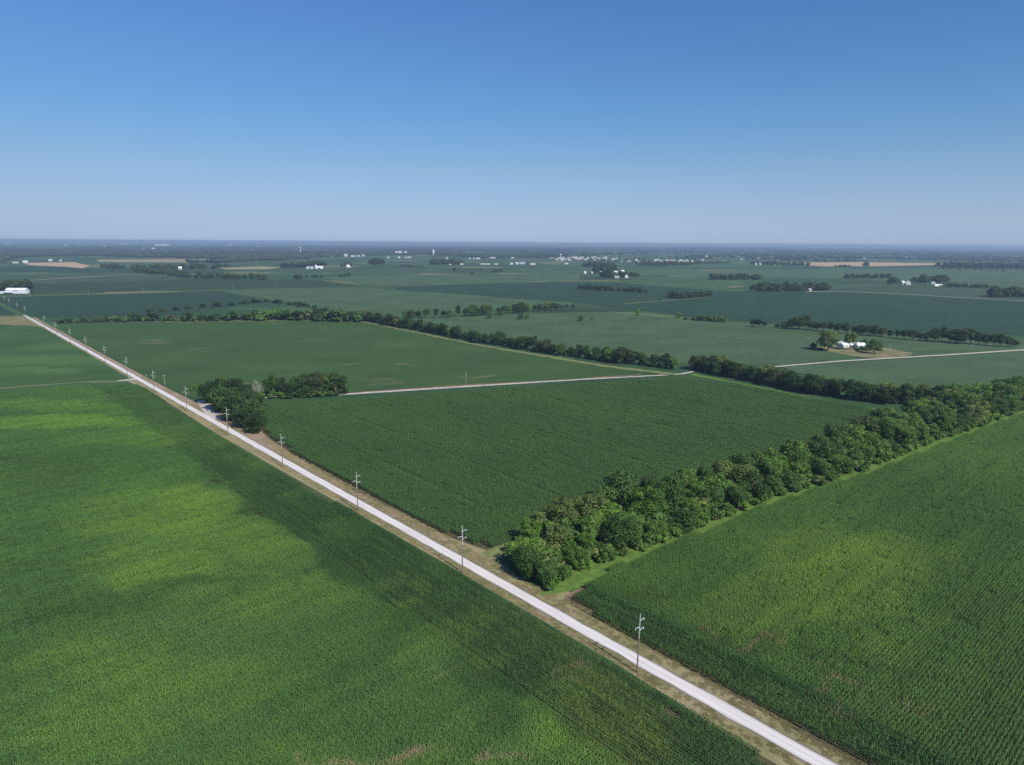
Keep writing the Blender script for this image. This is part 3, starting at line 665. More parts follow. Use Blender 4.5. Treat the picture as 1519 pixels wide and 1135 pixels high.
# east boundary row
eb = [G(1392,600), G(1310,599.5), G(1200,583), G(1100,563), G(1032,550)]
for i, q in enumerate(resample(eb, 27)):
    for row, off, ws in (('lane side', 0, (5,3,0,2)), ('far side', 9, (3,3,0,6))):
        tn = pick(ws); p = q + np.array([.55,.83])*off + rng.normal(0, 1.4, 2)
        tree(p, random.uniform(8.5, 12.5), tn, f'{tn} tree, {ordw(i)} from the belt corner in the {row} row of the boundary', 'boundary trees between belt and lane', wide=random.uniform(.95, 1.2), far=off == 0)  # lane-side row darkened in leaf colour, standing in for its shaded face
eb2 = [G(998,549), G(900,537), G(800,523), G(700,506.5), G(620,491), G(540,476)]
for i, q in enumerate(resample(eb2, 52)):
    tn = pick((6,3,0,2)); p = q + np.array([.3,.9])*random.uniform(0, 7) + rng.normal(0, 1.2, 2)
    tree(p, random.uniform(7.5, 12.5), tn, f'{tn} tree, {ordw(i)} beyond the lane gap in the long dark boundary row', 'boundary trees beyond the lane gap', wide=random.uniform(1., 1.25), far=i % 3 > 0)  # most crowns here take the darker, shaded leaf colour
# farmstead grove by the road, with the bare dead tree
gp = [(310,598,'dark green',11.5),(323,594,'dark green',13),(340,594,'dark green',13.5),(354,596,'dark green',13),(322,608,'dark green',12.5),(337,612,'dark green',13),(350,610,'mid green',13),(347,624,'dark green',12.5),(361,622,'dark green',13),(374,616,'mid green',12),(365,634,'dark green',12.5),(378,632,'dark green',13),(380,642,'dark green',10.5),(369,606,'dark green',11),
      (404,588,'dark green',12.5),(417,588,'dark green',11.5),(430,590,'dark green',8),(443,588,'dark green',12),(457,588,'mid green',13.5),(471,587,'olive',14),(485,586,'dark green',14),(497,586,'mid green',13.5),(507,585,'mid green',11.5)]
for i, (u, v, tn, hgt) in enumerate(gp):
    where = 'the farmstead grove by the road' if i < 14 else 'the row at the lane end'
    tree(G(u, v), hgt, tn, f'{tn} tree, {ordw(i if i < 14 else i-14)} of {where}, counted from the left', 'trees of the abandoned farmstead', wide=random.uniform(.95, 1.15), far=i % 3 != 2)  # darker crowns put the grove's shade into the leaf colour
dt = empty('dead_tree', (*G(385,590), 0), 1.); tag(dt, 'bare grey dead tree between the green grove trees', 'tree')
link('trunk', trunk_mesh('trunk', 91, 12.5, 2.2, 7., M_dead, 12, 9), dt)
dt2 = empty('dead_tree', (*G(376,587), 0), 2.6); tag(dt2, 'smaller bare grey dead tree behind the farmstead grove', 'tree'); dt2.scale = (.85,)*3
link('trunk', trunk_mesh('trunk', 95, 12.5, 2.2, 7., M_dead, 12, 9), dt2)
for i, (u, v, h) in enumerate([(388,592,3.5),(402,591,4),(418,591,4.5),(432,590,4),(447,590,3.6),(462,590,3.6),(478,589,4),(492,588,3.6),(517,583,2.4),(284,579,2.5),(293,577,2.8)]):
    bush(G(u, v), h, pick((3,4,2,0)), f'low bush {["beside the dead tree","left of the grove row","in front of the tall grove row","under the gap of the grove row","below the olive grove tree","at the foot of the grove row","before the bright grove trees","at the lane end of the grove","alone at the lane end","alone left of the grove by the road","just left of the grove by the field"][i]}', 'bushes of the abandoned farmstead', 1.2)
# scrub row on the north boundary: smallish bushy trees, built as bush objects
sc = [(84,480),(95,480),(104,478.5),(114,479),(124,478),(134,478.5),(143,478),(152,478),(158,478),(168,477.5),(176,478),(186,478),(203,477),(215,477.5),(230,476.5),(243,477.5),(249,476),(262,477.5),(276,477),(287,477.5),(300,477),(309,476),(318,476.5),(333,475.5),(342,476),(352,475),(362,475.5),(372,475),(383,474),(392,475),(404,474.5),(414,474),(424,474.5),(437,475),(448,475),(458,475.5),(470,476),(482,476),(494,476.5),(506,477),(518,477),(530,477.5)]
for i, (u, v) in enumerate(sc):
    big = i > 11 and i % 2 == 0 or i > 26; tn = pick((4,4,0,3)); h = (random.uniform(4.5, 7) if not big else (random.uniform(8, 11) if i < 27 else random.uniform(9.5, 14)))
    bush(G(u, v), h, tn, f'{tn} bushy tree, {ordw(i)} from the gravel road in the far scrub row', 'bushy trees of the far scrub row', random.uniform(1., 1.35) if i < 27 else random.uniform(1.2, 1.6), far=i % 2 == 0)
sc2 = [(222,464),(240,463),(262,461),(280,459),(302,457),(322,455),(344,453),(362,451),(380,449),(396,448.5),(412,450),(430,452.5),(448,455.5),(466,458.5),(484,461.5),(502,465),(520,468.5)]
for i, (u, v) in enumerate(sc2):
    tn = pick((4,4,0,2)); bush(G(u, v), random.uniform(5, 8.5), tn, f'{tn} bushy tree, {ordw(i)} from the left in the hedge behind the far scrub row', 'bushes behind the far scrub row', random.uniform(1.1, 1.6), far=True)
# row behind the boundary
for i, q in enumerate(resample([G(596,474), G(640,472.5), G(700,470), G(780,464), G(850,459)], 27)):
    tn = pick((3,5,0,4)); tree(q + np.array([0, random.uniform(0, 14)]) + rng.normal(0, 1.5, 2), random.uniform(9, 14) if i < 24 else 7, tn, f'{tn} tree, {ordw(i)} from the left in the row behind the boundary', 'trees of the row behind the boundary', wide=random.uniform(.95, 1.2), far=i % 3 > 0)
# row in the middle distance on the right
rr = [(1117,485,9),(1126,486,9.5),(1134,486,7),(1153,487,5),(1163,488,8),(1174,488.5,11),(1185,489,15),(1194,489.5,16),(1203,490,11),(1212,491,9),(1221,492,10),(1231,493,11),(1243,495,11),(1254,496,12),(1266,496.5,9),(1277,497.5,10),(1288,498.5,11),(1298,499,11),(1309,500,9),(1320,501.5,8),(1331,502.5,9),(1342,504,10),(1353,505,10),(1364,506,9),(1375,507,9),(1386,507.5,13),(1397,508,15),(1408,509,13),(1419,510,13),(1429,510.5,15),(1440,511,15),(1451,512,12),(1462,513,11),(1473,514,12),(1484,515,12),(1495,515.5,10),(1504,516,7)]
for i, (u, v, h) in enumerate(rr):
    tn = pick((5,4,0,2)); tree(G(u, v), h, tn, f'{tn} tree, {ordw(i)} from the left in the long row behind the white farmstead', 'trees of the row behind the farmstead', wide=random.uniform(1., 1.25), far=True)
# single trees
for (u, v, h, tn, lab, sh, wd) in [
    (946,474,12.5,'bright green','tall narrow tree standing alone on the field edge',2,.75),
    (861,476.5,6.5,'dark green','small round tree alone in the middle of the light field',3,1.),
    (772,474,7.5,'dark green','dark round tree alone right of the boundary row',3,1.1),
    (782,473.5,6,'bright green','small pale tree touching the dark round field tree',3,1.),
    (726,472.5,7,'dark green','dark round tree just before the row behind the boundary',3,1.),
    (743,472,9,'dark green','dark upright tree right of the round one before the row',2,.9),
    (1228,521,19,'olive','tall olive tree at the left end of the white farmstead',0,1.25),
    (1222,519,14,'dark green','dark leaning tree beside the tall olive farmstead tree',2,.9),
    (1260,519.5,17,'olive','thin olive tree standing before the white farmstead shed',2,1.0),
    (1297,525,11.5,'dark green','round dark tree at the right end of the white farmstead',1,1.2),
    (1281,513,6,'dark green','small dark tree behind the right end of the farmstead shed',3,1.),
    (878,474.5,2.5,'mid green','tiny tree right of the small round field tree',3,1.4),
    (979,446,5,'dark green','tiny dark tree left of the field grove',3,1.),
    (1008,472,7,'bright green','pale round tree left of the short hedge',3,1.),
    (1206,518,5.5,'dark green','dark little tree casting a shadow left of the farmstead',3,1.)]:
    tree(G(u, v), h, tn, lab, None, sh, wd)
for i, (u, v, h) in enumerate([(1018,474.5,4),(1026,475,3.5),(1034,475.5,6.5),(1042,476.5,7),(1050,477,6),(1058,477.5,6.5),(1066,478,7),(1074,478.5,6),(1216,520,3),(1270,520.5,3.5),(1278,520,4),(1286,520.5,3.5)]):
    bush(G(u, v), h, pick((4,4,0,2)), (f'bush, {ordw(i)} from the left in the short hedge on the field edge' if i < 8 else f'low bush {["left of the tall olive farmstead tree","before the white shed, left one","before the white shed, middle one","before the white shed, right one"][i-8]}'), 'bushes of the middle distance', 1.3)

def mass(name, spots, label, cat='grove', group='far groves', q=None, tones=None):
    tones = tones or FAR_SHADED_TONES
    VV, FF, TT, MI = [], [], [], []; b = 0; tn_list = list(TONES)
    base = {}
    for tn in tn_list:
        m = LOW[tn]; n = len(m.vertices); co = np.zeros(n*3, np.float32); m.vertices.foreach_get('co', co); tt = np.zeros(n, np.float32); m.attributes['tint'].data.foreach_get('value', tt)
        base[tn] = (co.reshape(-1,3), tt)
    for (x, y, h, wd) in spots:
        tn = pick((5,4,0,2)); co, tt = base[tn]
        if q: k = rng.choice(len(co)//4, q, replace=False); ix = (k[:,None]*4 + np.arange(4)).ravel(); co, tt = co[ix].copy(), tt[ix]
        if q:   # fewer, larger leaf clumps
            c4 = co.reshape(-1,4,3); ctr = c4.mean(1, keepdims=True); co = (ctr + (c4-ctr)*2.2).reshape(-1,3)
        a = random.uniform(0, 6.283); ca, sa = math.cos(a), math.sin(a); k = h/11.5
        P = np.c_[(co[:,0]*ca - co[:,1]*sa)*k*wd + x, (co[:,0]*sa + co[:,1]*ca)*k*wd + y, co[:,2]*k]
        VV.append(P); nf = len(P)//4; FF.append(np.arange(len(P)).reshape(-1,4) + b); b += len(P); TT.append(tt); MI.append(np.full(nf, tn_list.index(tn)))
    me = mesh_np(name, np.concatenate(VV), np.concatenate(FF)); 
    for tn in tn_list: me.materials.append(tones[tn])
    me.polygons.foreach_set('material_index', np.concatenate(MI).astype(np.int32))
    a = me.attributes.new('tint', 'FLOAT', 'POINT'); a.data.foreach_set('value', np.concatenate(TT).astype(np.float32))
    return tag(link(name, me), label, cat, group, 'stuff')
def line_spots(px, n, h, deep=15, wd=1.2):
    c = resample([G(u, v) for u, v in px], n)
    return [(p[0] + rng.normal(0, 3), p[1] + random.uniform(0, deep), 1.3*random.uniform(*h), random.uniform(.9, 1.2)*wd) for p in c]
for px, n, h, deep, lab in [
    ([(861,430),(900,431.5)], 9, (9,12), 10, 'left half of the thin grove standing in the dark wedge field'),
    ([(904,431),(957,435)], 13, (7,11), 10, 'right half of the thin grove standing in the dark wedge field'),
    ([(998,442),(1012,444.5),(1049,440.5)], 16, (9,13), 20, 'small grove standing on the pale track in the right middle'),
    ([(1058,415.5),(1130,415.5)], 24, (11,18), 50, 'round grove beside the pale track far behind'),
    ([(1122,433),(1180,432.5),(1232,431)], 40, (11,19), 30, 'long grove at the left end of the pale lane'),
    ([(1260,414),(1326,413)], 22, (9,14), 40, 'low grove far behind the long grove'),
    ([(1474,441),(1519,441.5),(1560,444)], 24, (11,20), 30, 'tall grove at the right edge beside the pale lane'),
    ([(1403,426),(1434,426.5)], 12, (7,11), 12, 'hedge right of the white round-roofed shed'),
    ([(1439,427.5),(1458,427.5)], 7, (7,10), 10, 'short hedge farther right of the white round-roofed shed'),
    ([(1464,428),(1478,428.5)], 3, (5,9), 5, 'three last shrubs right of the short hedge'),
    ([(1322,422),(1330,421)], 3, (13,20), 8, 'tall dark trees left of the small white farmhouse'),
    ([(1358,419.5),(1366,419.5)], 3, (10,14), 8, 'trees between the two white farm buildings'),
    ([(1372,419.5),(1406,419)], 9, (14,22), 20, 'tall trees behind the white round-roofed shed'),
    ([(0,432),(38,430)], 12, (12,20), 25, 'dark trees behind the long white shed on the left'),
    ([(131,399),(160,399.5),(200,400),(250,400),(320,398.5)], 60, (11,17), 160, 'wooded river bend in the left distance'),
    ([(195,404),(230,408),(300,414),(390,416)], 70, (10,16), 70, 'dark wood tongue below the left wooded bend'),
    ([(438,414.5),(445,414)], 3, (10,13), 8, 'small clump in the flat field left'),
    ([(455,412),(475,412)], 4, (6,9), 8, 'small flat clump right of another in the left field'),
    ([(505,411.5),(515,410)], 3, (8,10), 8, 'two dark shrubs in the flat field below the white sheds'),
    ([(415,398),(455,397.5)], 16, (12,20), 30, 'trees left of the white farm sheds'),
    ([(458,396),(482,396)], 7, (18,25), 20, 'trees behind the white farm sheds'),
    ([(508,396.5),(520,395.5)], 4, (14,20), 20, 'trees around the lone white farmhouse'),
    ([(549,393),(566,393)], 10, (18,28), 50, 'dark square grove in the far flat fields'),
    ([(594,397),(622,397)], 8, (8,12), 20, 'low dark shrubs in the far flat fields'),
    ([(640,393),(680,393)], 18, (18,28), 60, 'grove left of the far pale sheds'),
    ([(885,405),(912,402)], 14, (18,28), 30, 'trees behind the farm with the white bins'),
    ([(896,412.5),(908,413)], 9, (15,22), 20, 'dark trees before the farm with the white bins'),
    ([(918,411),(927,412)], 5, (12,18), 12, 'dark trees beside the right farm sheds'),
    ([(932,411),(945,411.5)], 6, (11,15), 12, 'hedge right of the farm with the white bins'),
    ([(866,396),(905,396)], 20, (14,22), 60, 'low trees below the far town'),
    ([(950,394.5),(1030,394)], 45, (14,20), 90, 'dark trees before the right half of the far town'),
    ([(1030,392.5),(1080,391.5)], 18, (10,16), 60, 'thin hedge right of the far town'),
    ([(1115,393),(1150,394),(1200,395)], 26, (12,20), 40, 'hedge along the wide tan stubble field'),
    ([(1240,396.5),(1262,397)], 6, (9,12), 15, 'shrubs before the wide tan stubble field'),
    ([(1284,396),(1287,396)], 2, (18,24), 6, 'single shrub at the corner of the wide tan stubble field'),
    ([(672,402),(674,402)], 2, (9,11), 3, 'single dark shrub in the far flat field, leftmost'),
    ([(697,407),(702,407)], 2, (7,9), 3, 'dark shrub below the far pale sheds'),
    ([(730,405.5),(742,404.5)], 3, (8,13), 3, 'two dark shrubs in the far flat field'),
    ([(1400,399.5),(1430,400.5),(1490,403)], 9, (6,10), 12, 'scattered shrubs on the far right field'),
    ([(1414,398),(1470,398.5),(1530,398.5)], 90, (15,25), 150, 'dark wood at the far right edge')]:
    mass('grove', line_spots(px, n, h, deep), lab)

us = []
for k, n in ((.0, 130), (.2, 110), (.4, 120), (.6, 120), (.8, 120), (.97, 120)):
    for q in resample(fr*(1-k) + bk*k, n): us.append((q[0] + rng.normal(0, 2), q[1] + rng.normal(0, 2), random.uniform(4, 9) if k else random.uniform(3, 6), random.uniform(1.1, 1.7)))
mass('undergrowth', us, 'tangled green undergrowth between the trunks of the near belt', 'undergrowth', None, tones=TONES)
us = [(*(G(u, v) + rng.normal(0, 1.5, 2)), random.uniform(3, 7), random.uniform(1.1, 1.6)) for u, v, _, _ in gp for _ in range(3)]
mass('undergrowth', us, 'dark undergrowth among the trees of the abandoned farmstead', 'undergrowth', None)  # leaf colour darkened along with the grove's painted shade
us = []
for c_, n in ((eb, 60), (eb2, 130)):
    for q in resample(c_, n): us.append((q[0] + rng.normal(0, 2) + 2, q[1] + rng.normal(0, 2) + 3, random.uniform(3., 6.5), random.uniform(1., 1.6)))
for q in resample([G(300,475), G(420,474), G(540,477)], 46): us.append((q[0] + rng.normal(0, 3), q[1] + random.uniform(2, 22), random.uniform(4, 9), random.uniform(1.2, 1.7)))
for q in resample([G(90,480), G(200,477), G(300,476)], 40): us.append((q[0] + rng.normal(0, 2), q[1] + random.uniform(0, 5), random.uniform(2.5, 4.5), random.uniform(1.2, 1.7)))
for q in resample([G(u, v) for u, v in sc2], 26): us.append((q[0] + rng.normal(0, 3), q[1] + random.uniform(0, 8), random.uniform(3, 7), random.uniform(1.2, 1.7)))
mass('undergrowth', us, 'dark undergrowth along the foot of the boundary trees and far scrub rows', 'undergrowth', None)  # leaf colour darkened, standing in for shade under the boundary crowns
# woods to the horizon
def woods(polys, n, h, seed, keepout):
    r = np.random.default_rng(seed); out = []
    for poly, m in polys:
        W = GP(poly); lo, hi = W.min(0), W.max(0); got = 0
        while got < m:
            P = np.c_[r.uniform(lo[0], hi[0], 4000), r.uniform(lo[1], hi[1], 4000)]; P = P[inpoly(P, W)]
            c = np.sin(P[:,0]/310.+1.3*np.sin(P[:,1]/700.)) + np.sin(P[:,1]/420.+1.7*np.sin(P[:,0]/530.)); P = P[c > -.35]
            for ko in keepout: P = P[~inpoly(P, GP(ko))]
            P = P[:m-got]; got += len(P); out.append(P)
    P = np.concatenate(out); return [(x, y, 1.25*random.uniform(*h), random.uniform(2., 3.4)) for x, y in P]
KO = [[(34,389.5),(110,388.6),(134,393),(122,398),(95,396),(45,394)],[(143,384.5),(308,384),(308,389.6),(148,389)],[(322,396),(386,394),(425,395),(395,400),(335,400)],[(1150,389),(1280,388.4),(1380,391),(1300,395.5),(1195,395)]]
def lump_mesh(seed):
    r = np.random.default_rng(seed); import bmesh
    bm = bmesh.new(); bmesh.ops.create_icosphere(bm, subdivisions=3, radius=1.)
    co = np.array([v.co[:] for v in bm.verts]); L = r.normal(size=(9,3)); L[:,2] = np.abs(L[:,2]); L /= np.linalg.norm(L, axis=1)[:,None]
    k = .72 + .36*np.clip((co @ L.T).max(1)*2.6-1.6, 0, 1) + r.normal(0, .05, len(co))
    for v, q in zip(bm.verts, k): v.co = v.co * q
    F = np.array([[v.index for v in f.verts] for f in bm.faces]); V = np.array([v.co[:] for v in bm.verts]); bm.free(); V[:,2] = np.maximum(V[:,2]*.5+.45, 0)
    return V, F
LUMPS = [lump_mesh(k) for k in range(6)]
def wood(name, spots, label, cat, group):
    VV, FF, TT, MI = [], [], [], []; b = 0; tn_list = list(TONES)
    for (x, y, h, wd) in spots:
        V, F = random.choice(LUMPS); a = random.uniform(0, 6.283); ca, sa = math.cos(a), math.sin(a); rr = h*.42*wd
        VV.append(np.c_[(V[:,0]*ca - V[:,1]*sa)*rr + x, (V[:,0]*sa + V[:,1]*ca)*rr + y, V[:,2]*h]); FF.append(F + b); b += len(V)
        TT.append(np.clip(rng.normal(.35, .3, len(V)), 0, 1)); MI.append(np.full(len(F), random.choices(range(4), (6,4,0,1))[0]))
    me = mesh_np(name, np.concatenate(VV), np.concatenate(FF))
    for tn in tn_list: me.materials.append(WOOD_TONES[tn])
    me.polygons.foreach_set('material_index', np.concatenate(MI).astype(np.int32))
    a = me.attributes.new('tint', 'FLOAT', 'POINT'); a.data.foreach_set('value', np.concatenate(TT).astype(np.float32))
    return tag(link(name, me), label, cat, group, 'stuff')
wood('woodland', woods([([(-60,373),(-60,391),(30,390),(150,388.5),(320,391),(440,385),(560,381.5),(560,373)], 3400), ([(-60,366),(-60,373),(560,373),(560,366)], 1500)], 0, (11,19), 3, KO), 'wide hazy woodland on the left below the horizon', 'woodland', 'far woodland')
wood('woodland', woods([([(560,372),(560,381),(680,383),(830,383),(830,372)], 1300), ([(560,367),(560,372),(830,372),(830,367)], 900), ([(830,367),(830,381),(960,383),(1150,386),(1150,372),(1150,367)], 1900)], 0, (11,19), 4, KO), 'hazy woodland below the horizon behind the far town', 'woodland', 'far woodland')
wood('woodland', woods([([(1150,372),(1150,387),(1300,388),(1420,392),(1580,391),(1580,374)], 2200), ([(1150,367),(1150,372),(1580,374),(1580,368)], 1000)], 0, (11,19), 5, KO), 'hazy woodland on the right below the horizon', 'woodland', 'far woodland')
print('trees', NTREE)

# ------------------------------------------------------------------ power poles
M_pole = plain('weathered_pole', (.42,.40,.38), .8, .2, .2, 1.5)
M_poled = plain('dark_pole_foot', (.20,.165,.14), .85, .1, .2, 1.5)
M_steel = plain('galvanised_steel', (.55,.56,.57), .5, .5, .06, 2)
M_ins = plain('insulator_grey', (.62,.63,.64), .4, .5, .05, 4)
PH = 18.6
def make_pole(loc, rz, label):
    o = empty('power_pole', loc, rz); tag(o, label, 'power pole', 'power poles along the gravel road')
    m = MB(); m.tube([(0,0,-.5),(0,0,6.5),(0,0,11.)], [.23,.205,.185], 10); m.build('pole_foot', M_poled, o)
    m = MB(); m.tube([(0,0,11.),(0,0,15),(0,0,PH-.12),(0,0,PH)], [.183,.17,.15,.10], 10); m.build('pole_top', M_pole, o)
    for z, sx in ((PH-2.3, 1), (PH-4.3, -1), (PH-5.2, 1)):
        m = MB(); m.tube([(sx*.12,0,z),(sx*.9,0,z+.22),(sx*1.75,0,z+.40)], [.11,.09,.065], 8); m.tube([(sx*.10,0,z-.2),(sx*.10,0,z+.25)], .15, 8)
        a = m.build('arm', M_steel, o)
        m = MB(); m.lathe([(.02,-.55),(.09,-.52),(.13,-.45),(.06,-.40),(.13,-.32),(.06,-.26),(.13,-.18),(.06,-.12),(.05,.02)], 10)
        i = m.build('insulator', M_ins, a); i.location = (sx*1.75, 0, z+.36)
    return o
PB = G(945, 998); P2 = G(686, 850); s1, t1 = toST(PB); s2, t2 = toST(P2)
tops = [945+5, 686, 528.5, 416.5, 335, 274, 226, 186, 153, 125.6, 102, 81, 64, 35.7, 24, 12.5, 3.3]
def pole_s(u):
    best = min(np.arange(20, 1500, .5), key=lambda s: abs(proj([*ST(s, t1 + (t2-t1)*.0 - .2), PH])[0] - u)); return best
NAMES = ['nearest power pole, standing alone at the bottom of the gravel road','power pole opposite the corner of the near belt','third power pole up the gravel road, before the middle corn field','power pole at the narrow corner of the middle corn field','power pole before the dark farmstead grove','power pole beside the white lane entrance','power pole right of the small yellow sign','power pole just beyond the grass lane junction','second power pole beyond the grass lane junction','third power pole beyond the grass lane junction','fourth power pole beyond the grass lane junction','second power pole before the far scrub row','power pole at the start of the far scrub row','power pole at the bare yard by the road end','second power pole past the bare yard','third power pole past the bare yard','farthest power pole at the left picture edge']
for i, u in enumerate(tops):
    p = PB if i == 0 else (P2 if i == 1 else ST(pole_s(u), t1 - .2))
    pl = make_pole((*p, 0), math.atan2(RN[1], RN[0]) + random.uniform(-.05, .05), NAMES[i]); pl.rotation_euler[0] = random.gauss(0, .008); pl.rotation_euler[1] = random.gauss(0, .008)
def small_pole(p, h, label, z=0.):
    o = empty('utility_pole', (*p, z), .4); tag(o, label, 'utility pole')
    m = MB(); m.tube([(0,0,-.4),(0,0,h*.5),(0,0,h)], [.17,.15,.11], 8); m.build('shaft', M_pole, o)
    m = MB(); m.box(-.9,.9,-.06,.06,h-.75,h-.6); m.build('crossarm', M_pole, o)
    for x in (-.8, 0, .8):
        m = MB(); m.lathe([(.02,0),(.06,.03),(.07,.12),(.03,.2)], 8); k = m.build('insulator', M_ins, o); k.location = (x, 0, h-.6 if x else h)
for (u, v, h, lab) in [(244.5,571.5,9,'thin bare pole between two tall power poles by the grove'),(513.5,578,9,'thin pole at the right end of the grove row'),(691.5,568.5,9.5,'thin pole in the bean field above the lane'),
                       (44.5,440,10,'thin pole beside the long white shed'),(131.5,437.5,11,'thin pole on the pale grass lane, left'),(212,434,11,'thin pole on the pale grass lane, middle'),(346,429.5,11,'thin pole on the pale grass lane, right'),(410,428,10,'thin pole at the end of the pale grass lane'),(1319,522,9,'thin pole right of the round farmstead tree'),(1442,517,9,'thin pole beside the farm lane on the right')]:
    small_pole(G(u, v), h, lab)
# field sign by the road
M_yel = plain('sign_yellow', (.62,.56,.30), .5, .4, .04, 3); M_white = plain('white_paint', (.74,.75,.77), .6, .3, .05, .5)
o = empty('road_sign', (*G(217, 560), 0), ROAD_ANG + .4); tag(o, 'small pale yellow diamond sign left of a power pole', 'road sign')
m = MB(); m.tube([(0,0,-.3),(0,0,2.9)], .05, 6); m.build('post', M_steel, o)
m = MB(); d = .78; m.add([(0,-.06,2.2-d),(d,-.06,2.2),(0,-.06,2.2+d),(-d,-.06,2.2),(0,-.10,2.2-d),(d,-.10,2.2),(0,-.10,2.2+d),(-d,-.10,2.2)], [(0,1,2,3),(7,6,5,4),(0,4,5,1),(1,5,6,2),(2,6,7,3),(3,7,4,0)]); m.build('sign_board', M_yel, o)

# ------------------------------------------------------------------ buildings
M_fw = plain('weathered_white', (.55,.56,.58), .7, .3, .15, .02); M_wwall = plain('white_wall', (.64,.66,.68), .7, .3, .05, .4); M_wroof = plain('white_roof', (.76,.77,.78), .5, .4, .04, .3)
M_groof = plain('grey_roof', (.36,.37,.40), .7, .3, .12, .3); M_broof = plain('brown_roof', (.26,.18,.15), .8, .2, .15, .3); M_cream = plain('cream_wall', (.62,.50,.42), .8, .2, .1, .3)
M_dark = plain('dark_opening', (.03,.03,.035), .6, .3, .1, 1); M_pink = plain('pink_brick', (.50,.33,.28), .85, .2, .1, .3)
def gable(name, p, L, W, hw, hr, rz, label, group=None, wall=None, roof=None, door=True, parts=True, z=0.):
    o = empty(name, (*p, z), rz); tag(o, label, 'building', group); wall = wall or M_wwall; roof = roof or M_wroof
    m = MB(); m.box(-L/2, L/2, -W/2, W/2, -.2, hw)
    for x in (-L/2, L/2): m.add([(x,-W/2,hw),(x,W/2,hw),(x,0,hw+hr)], [(0,1,2)])
    m.build('wall', wall, o)
    m = MB(); e, th = .4, .25
    for s in (-1, 1):
        a = [(-L/2-e, s*(W/2+e), hw-hr*e/(W/2)), (L/2+e, s*(W/2+e), hw-hr*e/(W/2)), (L/2+e, 0, hw+hr+.03), (-L/2-e, 0, hw+hr+.03)]
        m.add(a + [(x, y, zz+th) for x, y, zz in a], [(0,1,2,3),(4,7,6,5),(0,4,5,1),(1,5,6,2),(2,6,7,3),(3,7,4,0)])
    m.build('roof', roof, o)
    if parts:
        m = MB(); m.box(-L*.12, L*.12, -W/2-.08, -W/2-.003, 0, hw*.75); m.build('door', M_dark, o)
        for k in (-.34, .34):
            m = MB(); m.box(L*k-.6, L*k+.6, -W/2-.07, -W/2-.003, hw*.35, hw*.75); m.build('window', M_dark, o)
    return o
def round_shed(name, p, L, W, rz, label, z=0.):
    o = empty(name, (*p, z), rz); tag(o, label, 'building'); n = 14; m = MB(); b = []
    for x in (-L/2, L/2): b.append([(x, W/2*math.cos(math.pi*k/n), W/2*.9*math.sin(math.pi*k/n)) for k in range(n+1)])
    m.add(b[0] + b[1], [(k, k+1, n+2+k, n+1+k) for k in range(n)]); m.build('roof', M_wroof, o, True)
    for s, xx in ((0, -L/2+.3), (1, L/2-.3)):
        m = MB(); m.add([(xx, y, zz) for _, y, zz in b[s]], [tuple(range(n+1))]); m.build('end_wall', M_wwall, o)
    m = MB(); m.box(-L*.1, L*.1, -W/2-.2, -W/2+.6, 0, W*.28); m.build('door', M_dark, o); return o
def wpx(u, v, w): return w * np.linalg.norm(G(u, v)) / FPX
# farmstead by the lane
gable('farm_shed', G(1260,515), 24, 9, 3., 2.2, .25, 'long white shed of the farmstead among the olive trees', roof=M_wroof)
gable('farm_shed', G(1250,513.5), 10, 8, 3.4, 2.4, .25+1.57, 'grey-walled barn at the left end of the white farmstead shed', wall=plain('grey_wall', (.34,.36,.42), .8, .2), roof=M_wroof)
gable('farm_house', G(1275,516), 11, 8, 3.2, 2.6, .25, 'small white house at the right end of the farmstead', roof=M_wroof)
gable('cabin', G(1279.5,517.5), 5, 5, 2.6, 1.6, .6, 'tiny white hut beside the small white farmstead house')
# long white shed on the left edge
gable('farm_shed', G(26,433.2), wpx(26,433,23), 16, 4.5, 4.5, .06, 'big white shed at the left edge in front of dark trees', roof=M_wroof)
gable('farm_shed', G(14,435.6), wpx(14,436,44), 9, 3., 1.6, .06, 'long low white shed before the big white shed', roof=M_wroof)
# other farms
gable('farm_shed', G(460,399), wpx(460,399,9), 22, 6, 5, .1, 'grey-white shed, left of the pair in the far left fields', roof=M_groof)
gable('farm_shed', G(474,398.8), wpx(474,399,10), 22, 6, 6, .1, 'bright white barn, right of the pair in the far left fields')
gable('farm_house', G(516,397.3), wpx(516,397,5), 16, 6, 7, .8, 'lone white farmhouse between trees in the far left fields')
def silo(p, r, h, label, z=0.):
    o = empty('grain_bin', (*p, z)); tag(o, label, 'grain bin', 'round white grain bins'); m = MB(); m.lathe([(r,-.2),(r,h)], 24); m.build('wall', M_wroof, o, True)
    m = MB(); m.lathe([(r*1.04,h-.1),(r*1.04,h+.05),(r*.15,h+r*.5),(r*.15,h+r*.5+.8),(.01,h+r*.5+.9)], 24); m.build('roof', M_wroof, o, True)
silo(G(468.5,398.5), 4, 15, 'white silo between the two far left farm sheds')
silo(G(867.5,406), wpx(867,406,2.2), 7, 'largest white grain bin left of the tree-hidden farm')
silo(G(878,405.5), wpx(878,405,1.4), 5, 'smaller white grain bin right of the largest one')
for i, (u, v, ww, hh, lab) in enumerate([(892.5,405.5,4,7,'white house at the left end of the tree-hidden farm'),(913,404.5,6,6,'pale flat shed behind the trees of the tree-hidden farm'),(923,403.5,6,7,'white shed topmost right at the tree-hidden farm'),(911.5,412.5,3,7,'left one of two small white sheds before the trees'),(916.3,412.5,3,7,'right one of two small white sheds before the trees'),(929.3,412.5,4,12,'tall white shed at the right end of the tree-hidden farm')]):
    gable('farm_shed', G(u, v), wpx(u, v, ww*.9), 11, hh*.65, hh*.45, .3*i, lab)
gable('farm_house', G(1338.5,422.3), wpx(1338,422,4), 12, 7, 4, .2, 'small white house left of the gabled one on the right')
